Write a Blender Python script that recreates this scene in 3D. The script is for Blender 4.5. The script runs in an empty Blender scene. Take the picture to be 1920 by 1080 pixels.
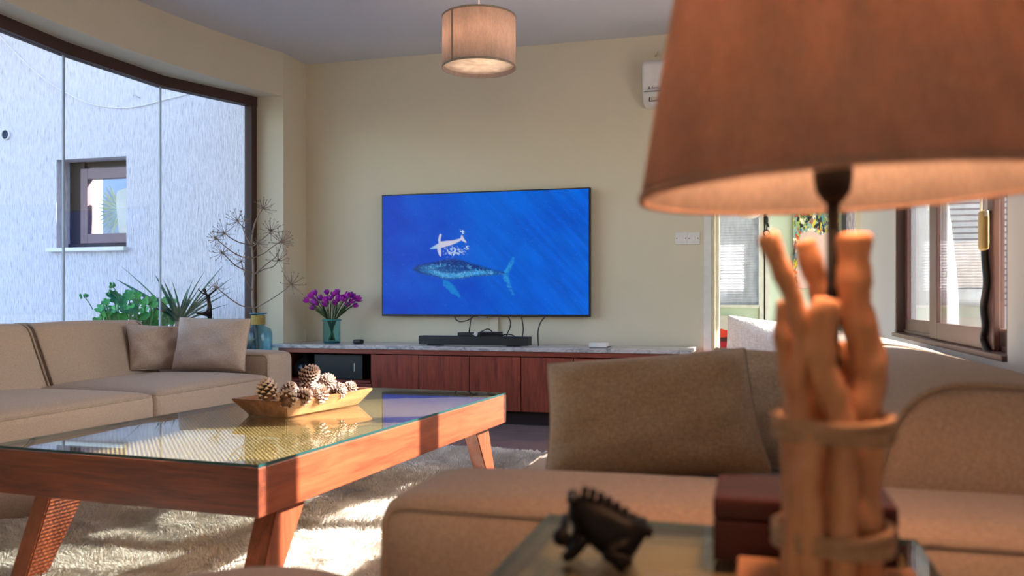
import bpy, bmesh, math, random
import numpy as np
from mathutils import Vector, Matrix, Euler

# ------------------------------------------------------------------ camera, world, sun, exposure
S = bpy.context.scene
COL = S.collection
TH = math.radians(15.8)
CA, SA = math.cos(TH), math.sin(TH)
FPX, HOR, CAMZ = 1600.0, 568.0, 0.85
cam_d = bpy.data.cameras.new('camera')
cam = bpy.data.objects.new('camera', cam_d); COL.objects.link(cam)
cam.location = (0, 0, CAMZ); cam.rotation_euler = (math.pi / 2, 0, TH)
cam_d.sensor_width = 36; cam_d.lens = FPX / 1920 * 36
cam_d.shift_y = (HOR - 540) / 1920
cam_d.clip_start = 0.05; cam_d.clip_end = 300
cam_d.dof.use_dof = True; cam_d.dof.focus_distance = 4.6; cam_d.dof.aperture_fstop = 3.4
S.camera = cam

S.view_settings.view_transform = 'Standard'; S.view_settings.look = 'None'
S.view_settings.gamma = 1; S.view_settings.use_curve_mapping = False
S.view_settings.exposure = 1.08
try:
    S.cycles.use_denoising = True
    S.cycles.max_bounces = 10; S.cycles.diffuse_bounces = 6; S.cycles.transparent_max_bounces = 16
    S.cycles.sample_clamp_indirect = 6.0
    S.cycles.caustics_reflective = False; S.cycles.caustics_refractive = False
except Exception: pass

SUN_DIR = Vector((-1.0, -0.56, -0.65)).normalized()      # the way the light travels
w = bpy.data.worlds.new('sky'); S.world = w; w.use_nodes = True
wn = w.node_tree.nodes; bg = wn['Background']
sk = wn.new('ShaderNodeTexSky'); sk.sky_type = 'NISHITA'; sk.sun_disc = False
sk.sun_elevation = math.asin(-SUN_DIR.z); sk.sun_rotation = math.atan2(-SUN_DIR.x, -SUN_DIR.y)
sk.air_density = 1.0; sk.dust_density = 1.5; sk.ozone_density = 1.0
w.node_tree.links.new(sk.outputs[0], bg.inputs[0]); bg.inputs[1].default_value = 0.44
sd = bpy.data.lights.new('sun', 'SUN'); sd.energy = 15.0; sd.angle = math.radians(0.55); sd.color = (1.0, 0.90, 0.78)
so = bpy.data.objects.new('sun', sd); COL.objects.link(so)
so.rotation_euler = SUN_DIR.to_track_quat('-Z', 'Y').to_euler(); so.location = (8, 5, 6)

def portal(name, c, size, normal):
    l = bpy.data.lights.new(name, 'AREA'); l.shape = 'RECTANGLE'; l.size, l.size_y = size
    l.cycles.is_portal = True
    o = bpy.data.objects.new(name, l); COL.objects.link(o); o.location = c
    o.rotation_euler = Vector(normal).to_track_quat('-Z', 'Y').to_euler()
portal('portal_bow', (-4.3, 4.0, 1.45), (3.9, 2.1), (1, 0, 0))
portal('portal_rear_side', (1.0, -3.0, 1.3), (0.7, 2.3), (-1, 0, 0))
portal('portal_right', (1.0, 3.76, 1.45), (2.1, 1.6), (-1, 0, 0))

# ------------------------------------------------------------------ where a direction of the photograph meets the room
def ray(px, py):
    X = (px - 960) / FPX
    return Vector((X * CA - SA, X * SA + CA, (HOR - py) / FPX))
def at(px, py, Z): return Vector((0, 0, CAMZ)) + ray(px, py) * Z
def at_v(px, py, v): d = ray(px, py); return at(px, py, v / d.y)
def at_u(px, py, u): d = ray(px, py); return at(px, py, u / d.x)

# ------------------------------------------------------------------ object helpers
def tag(o, label=None, cat=None, group=None, kind=None):
    if label: o['label'] = label
    if cat: o['category'] = cat
    if group: o['group'] = group
    if kind: o['kind'] = kind
    return o
def empty(name, loc=(0, 0, 0), rz=0, label=None, cat=None, group=None, kind=None):
    o = bpy.data.objects.new(name, None); COL.objects.link(o); o.empty_display_size = 0.05
    o.location = loc; o.rotation_euler = (0, 0, rz)
    return tag(o, label, cat, group, kind)
def children(o): return [c for c in COL.objects if c.parent == o]
def copy_tree(o, parent=None):
    c = o.copy(); COL.objects.link(c)
    if parent is not None: c.parent = parent
    for ch in children(o): copy_tree(ch, c)
    return c
def obj(name, src, mat, parent=None, world=None, smooth=False, label=None, loc=None, rot=None):
    """src: bmesh or (verts, faces) or mesh.  world=root: the shape is in room coordinates and is shifted to the root's base."""
    if isinstance(src, bpy.types.Mesh): me = src
    else:
        me = bpy.data.meshes.new(name)
        if isinstance(src, bmesh.types.BMesh):
            src.to_mesh(me); src.free()
        else:
            me.from_pydata([tuple(v) for v in src[0]], [], src[1])
        if world is not None: me.transform(Matrix.Translation(-Vector(world.location)))
        for m in (mat if isinstance(mat, (list, tuple)) else [mat]): me.materials.append(m)
        if smooth:
            me.polygons.foreach_set('use_smooth', [True] * len(me.polygons))
        me.update()
    o = bpy.data.objects.new(name, me); COL.objects.link(o)
    if parent is not None: o.parent = parent
    if loc is not None: o.location = loc
    if rot is not None: o.rotation_euler = rot
    if label: o['label'] = label
    return o
def autosmooth(o, ang=40):
    me = o.data; bm = bmesh.new(); bm.from_mesh(me)
    for f in bm.faces: f.smooth = True
    for e in bm.edges:
        if len(e.link_faces) == 2 and e.calc_face_angle(0) > math.radians(ang): e.smooth = False
    bm.to_mesh(me); bm.free(); return o
def thing_mesh(name, src, mat, loc, label, cat, group=None, smooth=False, rot=None):
    """a top-level thing that is one mesh, shape in its own coordinates"""
    o = obj(name, src, mat, smooth=smooth, loc=loc, rot=rot); return tag(o, label, cat, group)

# ------------------------------------------------------------------ shape helpers
def box(x0, x1, y0, y1, z0, z1, bev=0.0, seg=2, bm=None):
    t = bmesh.new()
    bmesh.ops.create_cube(t, size=1)
    for v in t.verts:
        v.co = Vector(((x0 + x1) / 2 + v.co.x * (x1 - x0), (y0 + y1) / 2 + v.co.y * (y1 - y0), (z0 + z1) / 2 + v.co.z * (z1 - z0)))
    if bev > 0: bmesh.ops.bevel(t, geom=t.edges[:], offset=bev, segments=seg, affect='EDGES', profile=0.6)
    return merge(bm, t)
def merge(bm, t, mi=None):
    if mi is not None:
        for f in t.faces: f.material_index = mi
    if bm is None: return t
    me = bpy.data.meshes.new('tmp'); t.to_mesh(me); t.free(); bm.from_mesh(me); bpy.data.meshes.remove(me); return bm
def xform(bm, M): bmesh.ops.transform(bm, matrix=M, verts=bm.verts[:]); return bm
def prism(poly, z0, z1, bm=None):
    t = bmesh.new()
    a = [t.verts.new((p[0], p[1], z0)) for p in poly]; b = [t.verts.new((p[0], p[1], z1)) for p in poly]
    n = len(poly)
    t.faces.new(a[::-1]); t.faces.new(b)
    for i in range(n): t.faces.new((a[i], a[(i + 1) % n], b[(i + 1) % n], b[i]))
    bmesh.ops.recalc_face_normals(t, faces=t.faces[:])
    return merge(bm, t)
def strip(inner, outer, z0, z1, bm=None):
    """a wall that follows two polylines of equal length"""
    t = bmesh.new(); n = len(inner)
    R = [[t.verts.new((p[0], p[1], z)) for p in L] for L, z in ((inner, z0), (inner, z1), (outer, z1), (outer, z0))]
    for i in range(n - 1):
        for k in range(4): t.faces.new((R[k][i], R[k][i + 1], R[(k + 1) % 4][i + 1], R[(k + 1) % 4][i]))
    t.faces.new([R[k][0] for k in range(4)]); t.faces.new([R[k][-1] for k in (3, 2, 1, 0)])
    bmesh.ops.recalc_face_normals(t, faces=t.faces[:])
    return merge(bm, t)
def smooth_path(pts, n=6):
    P = [Vector(p) for p in pts]
    if len(P) < 3: return P
    out = []
    for i in range(len(P) - 1):
        p0 = P[max(i - 1, 0)]; p1 = P[i]; p2 = P[i + 1]; p3 = P[min(i + 2, len(P) - 1)]
        for k in range(n):
            t = k / n
            out.append(0.5 * ((2 * p1) + (p2 - p0) * t + (2 * p0 - 5 * p1 + 4 * p2 - p3) * t * t + (3 * p1 - p0 - 3 * p2 + p3) * t ** 3))
    out.append(P[-1]); return out
def tube(pts, r, n=8, closed=False, bm=None, cap=True):
    """r: a number or one radius per point"""
    P = [Vector(p) for p in pts]; N = len(P)
    rs = r if isinstance(r, (list, tuple)) else [r] * N
    t = bmesh.new(); rings = []; up = None
    for i in range(N):
        d = (P[(i + 1) % N] - P[i - 1]) if closed else (P[min(i + 1, N - 1)] - P[max(i - 1, 0)])
        if d.length < 1e-9: d = Vector((0, 0, 1))
        d.normalize()
        if up is None:
            up = Vector((0, 0, 1)) if abs(d.z) < 0.9 else Vector((1, 0, 0))
        a = d.cross(up)
        if a.length < 1e-6: a = d.orthogonal()
        a.normalize(); b = a.cross(d).normalized(); up = b
        rings.append([t.verts.new(P[i] + (a * math.cos(2 * math.pi * k / n) + b * math.sin(2 * math.pi * k / n)) * rs[i]) for k in range(n)])
    for i in range(N if closed else N - 1):
        A, B = rings[i], rings[(i + 1) % N]
        for k in range(n): t.faces.new((A[k], A[(k + 1) % n], B[(k + 1) % n], B[k]))
    if cap and not closed:
        t.faces.new(rings[0][::-1]); t.faces.new(rings[-1])
    for f in t.faces: f.smooth = True
    bmesh.ops.recalc_face_normals(t, faces=t.faces[:])
    return merge(bm, t)
def lathe(prof, n=32, bm=None, closed=False):
    """prof: (radius, z) pairs; closed joins the last pair to the first"""
    t = bmesh.new(); R = []
    for (r, z) in prof:
        if r < 1e-6: R.append([t.verts.new((0, 0, z))])
        else: R.append([t.verts.new((r * math.cos(2 * math.pi * k / n), r * math.sin(2 * math.pi * k / n), z)) for k in range(n)])
    m = len(R)
    for i in range(m if closed else m - 1):
        A, B = R[i], R[(i + 1) % m]
        for k in range(n):
            k2 = (k + 1) % n
            if len(A) == 1 and len(B) == 1: break
            if len(A) == 1: t.faces.new((A[0], B[k2], B[k]))
            elif len(B) == 1: t.faces.new((A[k], A[k2], B[0]))
            else: t.faces.new((A[k], A[k2], B[k2], B[k]))
    for f in t.faces: f.smooth = True
    bmesh.ops.recalc_face_normals(t, faces=t.faces[:])
    return merge(bm, t)
def ball(c, r, bm=None, sub=2):
    t = bmesh.new(); bmesh.ops.create_icosphere(t, subdivisions=sub, radius=1)
    R = r if isinstance(r, (tuple, list)) else (r, r, r)
    for v in t.verts: v.co = Vector((c[0] + v.co.x * R[0], c[1] + v.co.y * R[1], c[2] + v.co.z * R[2]))
    for f in t.faces: f.smooth = True
    return merge(bm, t)
def soft_box(L, W, H, r, crown=0.0, n=13, bulge=0.0, noise=0.0, seed=0):
    """upholstery block centred in plan, base at z = 0"""
    t = bmesh.new(); bmesh.ops.create_cube(t, size=2)
    bmesh.ops.subdivide_edges(t, edges=t.edges[:], cuts=n, use_grid_fill=True)
    hv = Vector((L / 2, W / 2, H / 2)); rnd = random.Random(seed); ph = [rnd.uniform(0, 6.3) for _ in range(6)]
    for v in t.verts:
        p = Vector([math.sin(c * math.pi / 2) for c in v.co])
        q = Vector((p.x * hv.x, p.y * hv.y, p.z * hv.z))
        inn = Vector([max(-(h - r), min(h - r, c)) for c, h in zip(q, hv)])
        d = q - inn
        if d.length > 1e-9: q = inn + d.normalized() * r
        c2 = (1 - p.x ** 4) * (1 - p.y ** 4)
        q.z += crown * c2 * (1 if p.z > 0 else 0) * max(0, p.z)
        q.y += bulge * (1 - p.x ** 4) * (1 - p.z ** 2) * p.y
        if noise: q.z += noise * math.sin(q.x * 9 + ph[0]) * math.sin(q.y * 8 + ph[1]) * max(0, p.z)
        v.co = q + Vector((0, 0, H / 2))
    for f in t.faces: f.smooth = True
    return t
def rrect(x0, x1, y0, y1, r, n=5):
    out = []
    for cx, cy, a0 in ((x1 - r, y1 - r, 0), (x0 + r, y1 - r, 90), (x0 + r, y0 + r, 180), (x1 - r, y0 + r, 270)):
        for k in range(n + 1):
            a = math.radians(a0 + 90 * k / n); out.append((cx + r * math.cos(a), cy + r * math.sin(a)))
    return out
def round_poly(poly, rad, n=5):
    out = []; N = len(poly)
    for i in range(N):
        p = Vector(poly[i]); a = Vector(poly[i - 1]) - p; b = Vector(poly[(i + 1) % N]) - p
        r = min(rad[i] if isinstance(rad, (list, tuple)) else rad, a.length * 0.49, b.length * 0.49)
        if r < 1e-5: out.append(tuple(p)); continue
        A = p + a.normalized() * r; B = p + b.normalized() * r
        for k in range(n + 1):
            t = k / n; out.append(tuple((1 - t) ** 2 * A + 2 * t * (1 - t) * p + t * t * B))
    return out
def loft_x(prof, stations, bm=None):
    """prof: (y, z) loop; stations: (x, inset) - soft ended extrusion along x"""
    c = Vector((sum(p[0] for p in prof) / len(prof), sum(p[1] for p in prof) / len(prof)))
    N = len(prof); nrm = []
    for i in range(N):
        d = Vector(prof[(i + 1) % N]) - Vector(prof[i - 1]); nn = Vector((d.y, -d.x)).normalized() if d.length > 1e-9 else Vector((0, 0))
        if nn.dot(Vector(prof[i]) - c) < 0: nn = -nn
        nrm.append(nn)
    t = bmesh.new(); R = []
    for x, ins in stations:
        R.append([t.verts.new((x, prof[i][0] - nrm[i].x * ins, prof[i][1] - nrm[i].y * ins)) for i in range(N)])
    for A, B in zip(R, R[1:]):
        for i in range(N): t.faces.new((A[i], A[(i + 1) % N], B[(i + 1) % N], B[i]))
    t.faces.new(R[0][::-1]); t.faces.new(R[-1])
    bmesh.ops.recalc_face_normals(t, faces=t.faces[:])
    for f in t.faces: f.smooth = len(f.verts) == 4
    return merge(bm, t)
def pillow_bm(W, H, T, seed=0, n=26, wr=0.004, pinch=0.06):
    """scatter cushion standing in the x-z plane, base at z = 0"""
    rnd = random.Random(seed); ph = [rnd.uniform(0, 6.3) for _ in range(8)]
    t = bmesh.new(); G = {}
    for s in (1, -1):
        for i in range(n + 1):
            for j in range(n + 1):
                edge = i in (0, n) or j in (0, n)
                if s == -1 and edge: G[s, i, j] = G[1, i, j]; continue
                a = math.sin((2 * i / n - 1) * math.pi / 2); b = math.sin((2 * j / n - 1) * math.pi / 2)
                x = a * (1 - pinch * (1 - b * b) * abs(a)); z = b * (1 - pinch * (1 - a * a) * abs(b)); ck = 1 - 0.025 * abs(a * b) ** 4; x *= ck; z *= ck
                th = ((1 - a ** 4) * (1 - b ** 4)) ** 0.55
                y = s * T / 2 * th
                rr = math.hypot(1 - abs(a), 1 - abs(b))
                y += wr * math.sin(7 * a + 5 * b + ph[0]) * th + wr * 1.6 * math.sin(13 * (abs(a) - abs(b)) + ph[1]) * th * max(0, 1 - rr)
                y += wr * 0.8 * math.sin(4 * a - 9 * b + ph[2] + s) * th
                G[s, i, j] = t.verts.new((x * W / 2, y, (z + 1) * H / 2))
    for s in (1, -1):
        for i in range(n):
            for j in range(n):
                q = [G[s, i, j], G[s, i + 1, j], G[s, i + 1, j + 1], G[s, i, j + 1]]
                t.faces.new(q if s < 0 else q[::-1])
    bmesh.ops.recalc_face_normals(t, faces=t.faces[:])
    for f in t.faces: f.smooth = True
    return t
def pillow_edge(W, H, n=26, pinch=0.06):
    out = []
    def pt(a, b): ck = 1 - 0.025 * abs(a * b) ** 4; return (a * ck * (1 - pinch * (1 - b * b) * abs(a)) * W / 2, 0, (b * ck * (1 - pinch * (1 - a * a) * abs(b)) + 1) * H / 2)
    for i in range(n): out.append(pt(math.sin((2 * i / n - 1) * math.pi / 2), -1))
    for i in range(n): out.append(pt(1, math.sin((2 * i / n - 1) * math.pi / 2)))
    for i in range(n): out.append(pt(-math.sin((2 * i / n - 1) * math.pi / 2), 1))
    for i in range(n): out.append(pt(-1, -math.sin((2 * i / n - 1) * math.pi / 2)))
    return out

# ------------------------------------------------------------------ materials
class NT:
    def __init__(s, name):
        s.m = bpy.data.materials.new(name); s.m.use_nodes = True; s.t = s.m.node_tree; s.n = s.t.nodes
        s.p = s.n['Principled BSDF']; s.out = s.n['Material Output']
    def add(s, typ, **kw):
        nd = s.n.new(typ)
        for k, v in kw.items():
            if k.startswith('i_'): nd.inputs[k[2:].replace('_', ' ')].default_value = v
            else: setattr(nd, k, v)
        return nd
    def link(s, a, b): s.t.links.new(a, b)
    def coords(s, scale=(1, 1, 1), rot=(0, 0, 0)):
        tc = s.add('ShaderNodeTexCoord'); mp = s.add('ShaderNodeMapping'); s.link(tc.outputs['Object'], mp.inputs[0])
        mp.inputs['Scale'].default_value = scale; mp.inputs['Rotation'].default_value = rot; return mp.outputs[0]
    def ramp(s, fac, stops):
        r = s.add('ShaderNodeValToRGB'); s.link(fac, r.inputs[0]); e = r.color_ramp.elements
        while len(e) < len(stops): e.new(0.5)
        for k, (pos, c) in enumerate(stops): e[k].position = pos; e[k].color = (*c, 1)
        return r.outputs[0]
    def bump(s, h, strength=0.3, dist=0.01):
        b = s.add('ShaderNodeBump'); b.inputs['Strength'].default_value = strength; b.inputs['Distance'].default_value = dist
        s.link(h, b.inputs['Height']); s.link(b.outputs[0], s.p.inputs['Normal']); return b
def plain(name, col, rough=0.6, metal=0.0, var=0.06, scale=12, bump=0.0, spec=None, coat=0.0):
    t = NT(name); n = t.add('ShaderNodeTexNoise'); t.link(t.coords(), n.inputs['Vector']); n.inputs['Scale'].default_value = scale; n.inputs['Detail'].default_value = 3
    t.link(t.ramp(n.outputs[0], [(0.3, [c * (1 - var) for c in col]), (0.7, [min(1, c * (1 + var)) for c in col])]), t.p.inputs['Base Color'])
    t.p.inputs['Roughness'].default_value = rough; t.p.inputs['Metallic'].default_value = metal
    if coat: t.p.inputs['Coat Weight'].default_value = coat; t.p.inputs['Coat Roughness'].default_value = 0.08
    if spec is not None: t.p.inputs['Specular IOR Level'].default_value = spec
    if bump: t.bump(n.outputs[0], bump, 0.004)
    return t.m
def wood(name, dark, light, axis='x', scale=6, rough=0.4, coat=0.0, stretch=9, bump=0.1):
    t = NT(name); sc = {'x': (1, stretch, stretch), 'y': (stretch, 1, stretch), 'z': (stretch, stretch, 1)}[axis]
    co = t.coords(sc)
    n = t.add('ShaderNodeTexNoise'); t.link(co, n.inputs['Vector']); n.inputs['Scale'].default_value = scale * 0.55; n.inputs['Detail'].default_value = 6; n.inputs['Roughness'].default_value = 0.62; n.inputs['Distortion'].default_value = 0.8
    n2 = t.add('ShaderNodeTexNoise'); t.link(t.coords([c * 5 if c > 1 else c * 1.5 for c in sc]), n2.inputs['Vector']); n2.inputs['Scale'].default_value = scale; n2.inputs['Detail'].default_value = 3
    mx = t.add('ShaderNodeMath', operation='MULTIPLY_ADD'); t.link(n2.outputs[0], mx.inputs[0]); mx.inputs[1].default_value = 0.35; t.link(n.outputs[0], mx.inputs[2])
    mid = [(a + b) / 2 for a, b in zip(dark, light)]
    t.link(t.ramp(mx.outputs[0], [(0.45, dark), (0.66, mid), (0.88, light)]), t.p.inputs['Base Color'])
    t.p.inputs['Roughness'].default_value = rough
    if coat: t.p.inputs['Coat Weight'].default_value = coat; t.p.inputs['Coat Roughness'].default_value = 0.12
    t.bump(mx.outputs[0], bump, 0.003); return t.m
def fabric(name, col, scale=420, var=0.16, bump=0.35, rough=0.95):
    t = NT(name); co = t.coords()
    n = t.add('ShaderNodeTexNoise'); t.link(t.coords((scale, scale, scale * 0.35)), n.inputs['Vector']); n.inputs['Scale'].default_value = 1; n.inputs['Detail'].default_value = 2
    n2 = t.add('ShaderNodeTexNoise'); t.link(t.coords((scale * 0.35, scale * 0.35, scale)), n2.inputs['Vector']); n2.inputs['Scale'].default_value = 1
    a = t.add('ShaderNodeMath', operation='ADD'); t.link(n.outputs[0], a.inputs[0]); t.link(n2.outputs[0], a.inputs[1])
    b = t.add('ShaderNodeMath', operation='MULTIPLY'); t.link(a.outputs[0], b.inputs[0]); b.inputs[1].default_value = 0.5
    t.link(t.ramp(b.outputs[0], [(0.35, [c * (1 - var) for c in col]), (0.65, [min(1, c * (1 + var)) for c in col])]), t.p.inputs['Base Color'])
    t.p.inputs['Roughness'].default_value = rough; t.p.inputs['Sheen Weight'].default_value = 0.12
    t.p.inputs['Specular IOR Level'].default_value = 0.15
    t.bump(b.outputs[0], bump, 0.002); return t.m
def glass_sheet(name, tint=(1, 1, 1), rough=0.0, ior=1.45):
    """window and table glass: passes light straight and mirrors by Fresnel"""
    t = NT(name); t.n.remove(t.p)
    tr = t.add('ShaderNodeBsdfTransparent'); tr.inputs[0].default_value = (*tint, 1)
    gl = t.add('ShaderNodeBsdfGlossy'); gl.inputs['Roughness'].default_value = rough
    fr = t.add('ShaderNodeFresnel'); ge = t.add('ShaderNodeNewGeometry'); mi = t.add('ShaderNodeMath', operation='MULTIPLY_ADD')
    t.link(ge.outputs['Backfacing'], mi.inputs[0]); mi.inputs[1].default_value = 1 / ior - ior; mi.inputs[2].default_value = ior; t.link(mi.outputs[0], fr.inputs[0])
    mx = t.add('ShaderNodeMixShader'); t.link(fr.outputs[0], mx.inputs[0]); t.link(tr.outputs[0], mx.inputs[1]); t.link(gl.outputs[0], mx.inputs[2])
    t.link(mx.outputs[0], t.out.inputs[0]); return t.m
def tinted_glass(name, col, rough=0.03, ior=1.45):
    t = NT(name); t.p.inputs['Base Color'].default_value = (*col, 1); t.p.inputs['Transmission Weight'].default_value = 1
    t.p.inputs['Roughness'].default_value = rough; t.p.inputs['IOR'].default_value = ior; return t.m
def emit(name, col, strength):
    t = NT(name); t.p.inputs['Base Color'].default_value = (*col, 1); t.p.inputs['Emission Color'].default_value = (*col, 1); t.p.inputs['Emission Strength'].default_value = strength; return t.m
def shade_cloth(name, col, transl=0.5, scale=300):
    t = NT(name); t.n.remove(t.p)
    n = t.add('ShaderNodeTexNoise'); t.link(t.coords((scale, scale, scale * 0.2)), n.inputs['Vector']); n.inputs['Scale'].default_value = 1
    n2 = t.add('ShaderNodeTexNoise'); t.link(t.coords((26, 26, 9)), n2.inputs['Vector']); n2.inputs['Scale'].default_value = 1; n2.inputs['Detail'].default_value = 4
    a = t.add('ShaderNodeMath', operation='ADD'); t.link(n.outputs[0], a.inputs[0]); t.link(n2.outputs[0], a.inputs[1])
    b = t.add('ShaderNodeMath', operation='MULTIPLY'); t.link(a.outputs[0], b.inputs[0]); b.inputs[1].default_value = 0.5
    c = t.ramp(b.outputs[0], [(0.35, [x * 0.84 for x in col]), (0.65, [min(1, x * 1.1) for x in col])])
    d = t.add('ShaderNodeBsdfDiffuse'); tl = t.add('ShaderNodeBsdfTranslucent'); mx = t.add('ShaderNodeMixShader'); mx.inputs[0].default_value = transl
    t.link(c, d.inputs[0]); t.link(c, tl.inputs[0]); t.link(d.outputs[0], mx.inputs[1]); t.link(tl.outputs[0], mx.inputs[2]); t.link(mx.outputs[0], t.out.inputs[0]); return t.m
def attr_mat(name, emission=0.0, rough=0.6):
    t = NT(name); a = t.add('ShaderNodeAttribute', attribute_name='print')
    if emission:
        t.p.inputs['Base Color'].default_value = (0.004, 0.004, 0.006, 1); t.link(a.outputs['Color'], t.p.inputs['Emission Color']); t.p.inputs['Emission Strength'].default_value = emission
        t.p.inputs['Roughness'].default_value = 0.3; t.p.inputs['Specular IOR Level'].default_value = 0.15
    else: t.link(a.outputs['Color'], t.p.inputs['Base Color']); t.p.inputs['Roughness'].default_value = rough
    return t.m
def leaf_mat(name, col, col2):
    t = NT(name); n = t.add('ShaderNodeTexNoise'); t.link(t.coords(), n.inputs['Vector']); n.inputs['Scale'].default_value = 30
    oi = t.add('ShaderNodeObjectInfo'); a = t.add('ShaderNodeMath', operation='ADD'); t.link(n.outputs[0], a.inputs[0]); t.link(oi.outputs['Random'], a.inputs[1])
    b = t.add('ShaderNodeMath', operation='MULTIPLY'); t.link(a.outputs[0], b.inputs[0]); b.inputs[1].default_value = 0.5
    t.link(t.ramp(b.outputs[0], [(0.2, col), (0.8, col2)]), t.p.inputs['Base Color']); t.p.inputs['Roughness'].default_value = 0.45; return t.m

M = {}
def painted(name, col, var=0.02):
    t = NT(name); n = t.add('ShaderNodeTexNoise'); t.link(t.coords(), n.inputs['Vector']); n.inputs['Scale'].default_value = 2.2; n.inputs['Detail'].default_value = 5
    t.link(t.ramp(n.outputs[0], [(0.3, [c * (1 - var) for c in col]), (0.7, [min(1, c * (1 + var)) for c in col])]), t.p.inputs['Base Color'])
    n2 = t.add('ShaderNodeTexNoise'); t.link(t.coords(), n2.inputs['Vector']); n2.inputs['Scale'].default_value = 160
    t.p.inputs['Roughness'].default_value = 0.75; t.bump(n2.outputs[0], 0.08, 0.002); return t.m
M['cream'] = painted('cream_paint', (0.74, 0.67, 0.52))
M['white_wall'] = painted('white_paint', (0.74, 0.72, 0.68))
M['ceil'] = painted('ceiling_paint', (0.68, 0.68, 0.72))
M['mint'] = painted('mint_paint', (0.66, 0.78, 0.66))
def stucco():
    t = NT('streaked_stucco'); n = t.add('ShaderNodeTexNoise'); t.link(t.coords((46, 46, 11)), n.inputs['Vector']); n.inputs['Scale'].default_value = 1.0; n.inputs['Detail'].default_value = 5; n.inputs['Roughness'].default_value = 0.7; n.inputs['Distortion'].default_value = 0.6
    n2 = t.add('ShaderNodeTexNoise'); t.link(t.coords((90, 90, 12)), n2.inputs['Vector']); n2.inputs['Scale'].default_value = 1.0; n2.inputs['Detail'].default_value = 2
    a = t.add('ShaderNodeMath', operation='MULTIPLY'); t.link(n.outputs[0], a.inputs[0]); t.link(n2.outputs[0], a.inputs[1])
    t.link(t.ramp(a.outputs[0], [(0.10, (0.38, 0.38, 0.46)), (0.18, (0.66, 0.65, 0.75)), (0.32, (0.80, 0.78, 0.88))]), t.p.inputs['Base Color'])
    t.p.inputs['Roughness'].default_value = 0.9; t.bump(a.outputs[0], 0.9, 0.03); return t.m
M['stucco'] = stucco()
M['brown_alu'] = plain('dark_brown_window_metal', (0.06, 0.026, 0.02), 0.6, 0.0)
M['brown_alu2'] = plain('brown_sash_metal', (0.13, 0.060, 0.046), 0.4, 0.1)
M['glass'] = glass_sheet('window_glass', (0.97, 0.985, 0.99))
M['glass_table'] = glass_sheet('table_glass', (0.93, 0.97, 0.95), 0.0, 1.5)
M['glass_edge'] = plain('green_glass_edge', (0.010, 0.055, 0.055), 0.3)
M['silicone'] = plain('glass_joint', (0.42, 0.48, 0.58), 0.5)
def tile_mat():
    t = NT('glossy_lilac_tile'); n = t.add('ShaderNodeTexNoise'); t.link(t.coords(), n.inputs['Vector']); n.inputs['Scale'].default_value = 4; n.inputs['Detail'].default_value = 5
    oi = t.add('ShaderNodeObjectInfo'); a = t.add('ShaderNodeMath', operation='MULTIPLY_ADD'); t.link(oi.outputs['Random'], a.inputs[0]); a.inputs[1].default_value = 0.25; t.link(n.outputs[0], a.inputs[2])
    t.link(t.ramp(a.outputs[0], [(0.35, (0.30, 0.24, 0.25)), (0.85, (0.40, 0.33, 0.33))]), t.p.inputs['Base Color']); t.p.inputs['Roughness'].default_value = 0.12; return t.m
M['tile'] = tile_mat()
M['grout'] = plain('grout', (0.42, 0.38, 0.38), 0.8)
M['sofa'] = fabric('taupe_sofa_weave', (0.455, 0.345, 0.275))
M['pipe'] = fabric('taupe_piping', (0.40, 0.305, 0.235))
M['pillow'] = fabric('taupe_cushion_linen', (0.44, 0.325, 0.23), 300, 0.2, 0.5)
M['pillow_pale'] = fabric('pale_taupe_cushion_linen', (0.50, 0.385, 0.315), 300, 0.16, 0.5)
M['boucle'] = fabric('white_boucle', (0.74, 0.68, 0.64), 150, 0.12, 1.0)
M['table_x'] = wood('teak_across_shaded', (0.075, 0.018, 0.010), (0.27, 0.066, 0.030), 'x', 5, 0.38, 0.3)  # darker teak copy: shade on the table ends put into the tone
M['table_y'] = wood('teak_along', (0.14, 0.028, 0.011), (0.33, 0.078, 0.030), 'y', 5, 0.38, 0.3)
M['table_z'] = wood('teak_upright', (0.13, 0.028, 0.012), (0.33, 0.080, 0.032), 'z', 5, 0.38, 0.3)
M['mahog'] = wood('red_brown_veneer', (0.14, 0.020, 0.012), (0.38, 0.070, 0.036), 'z', 6, 0.42, 0.1, 14)
M['mahog_x'] = wood('red_brown_veneer_lying', (0.14, 0.020, 0.012), (0.35, 0.064, 0.034), 'x', 6, 0.42, 0.1, 14)
M['carcass'] = plain('dark_carcass', (0.02, 0.008, 0.007), 0.6)
M['tray'] = wood('acacia_tray', (0.20, 0.06, 0.026), (0.54, 0.26, 0.11), 'y', 5, 0.45, 0.1, 6)
M['drift'] = wood('driftwood', (0.36, 0.15, 0.07), (0.58, 0.30, 0.15), 'z', 5, 0.7, 0, 7, 0.3)
M['rope'] = fabric('jute_rope', (0.36, 0.22, 0.13), 260, 0.25, 1.0)
M['box'] = wood('mahogany_box', (0.020, 0.004, 0.003), (0.060, 0.011, 0.007), 'x', 5, 0.5, 0.0, 8)
M['box'].node_tree.nodes['Principled BSDF'].inputs['Specular IOR Level'].default_value = 0.25
M['black'] = plain('black_plastic', (0.012, 0.012, 0.014), 0.45)
M['black_gloss'] = plain('glossy_black', (0.01, 0.01, 0.012), 0.12)
M['frog'] = plain('black_carved_wood', (0.0035, 0.003, 0.003), 0.55, bump=0.4, scale=60, spec=0.15)
M['bronze'] = plain('dark_bronze', (0.045, 0.032, 0.028), 0.32, 0.85)
M['white_pl'] = plain('white_plastic', (0.80, 0.78, 0.77), 0.35)
M['white_trim'] = plain('white_trim_paint', (0.78, 0.79, 0.76), 0.45)
M['cream_trim'] = plain('cream_trim_paint', (0.72, 0.68, 0.46), 0.5)
M['grey'] = plain('grey_print', (0.18, 0.18, 0.19), 0.5)
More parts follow.
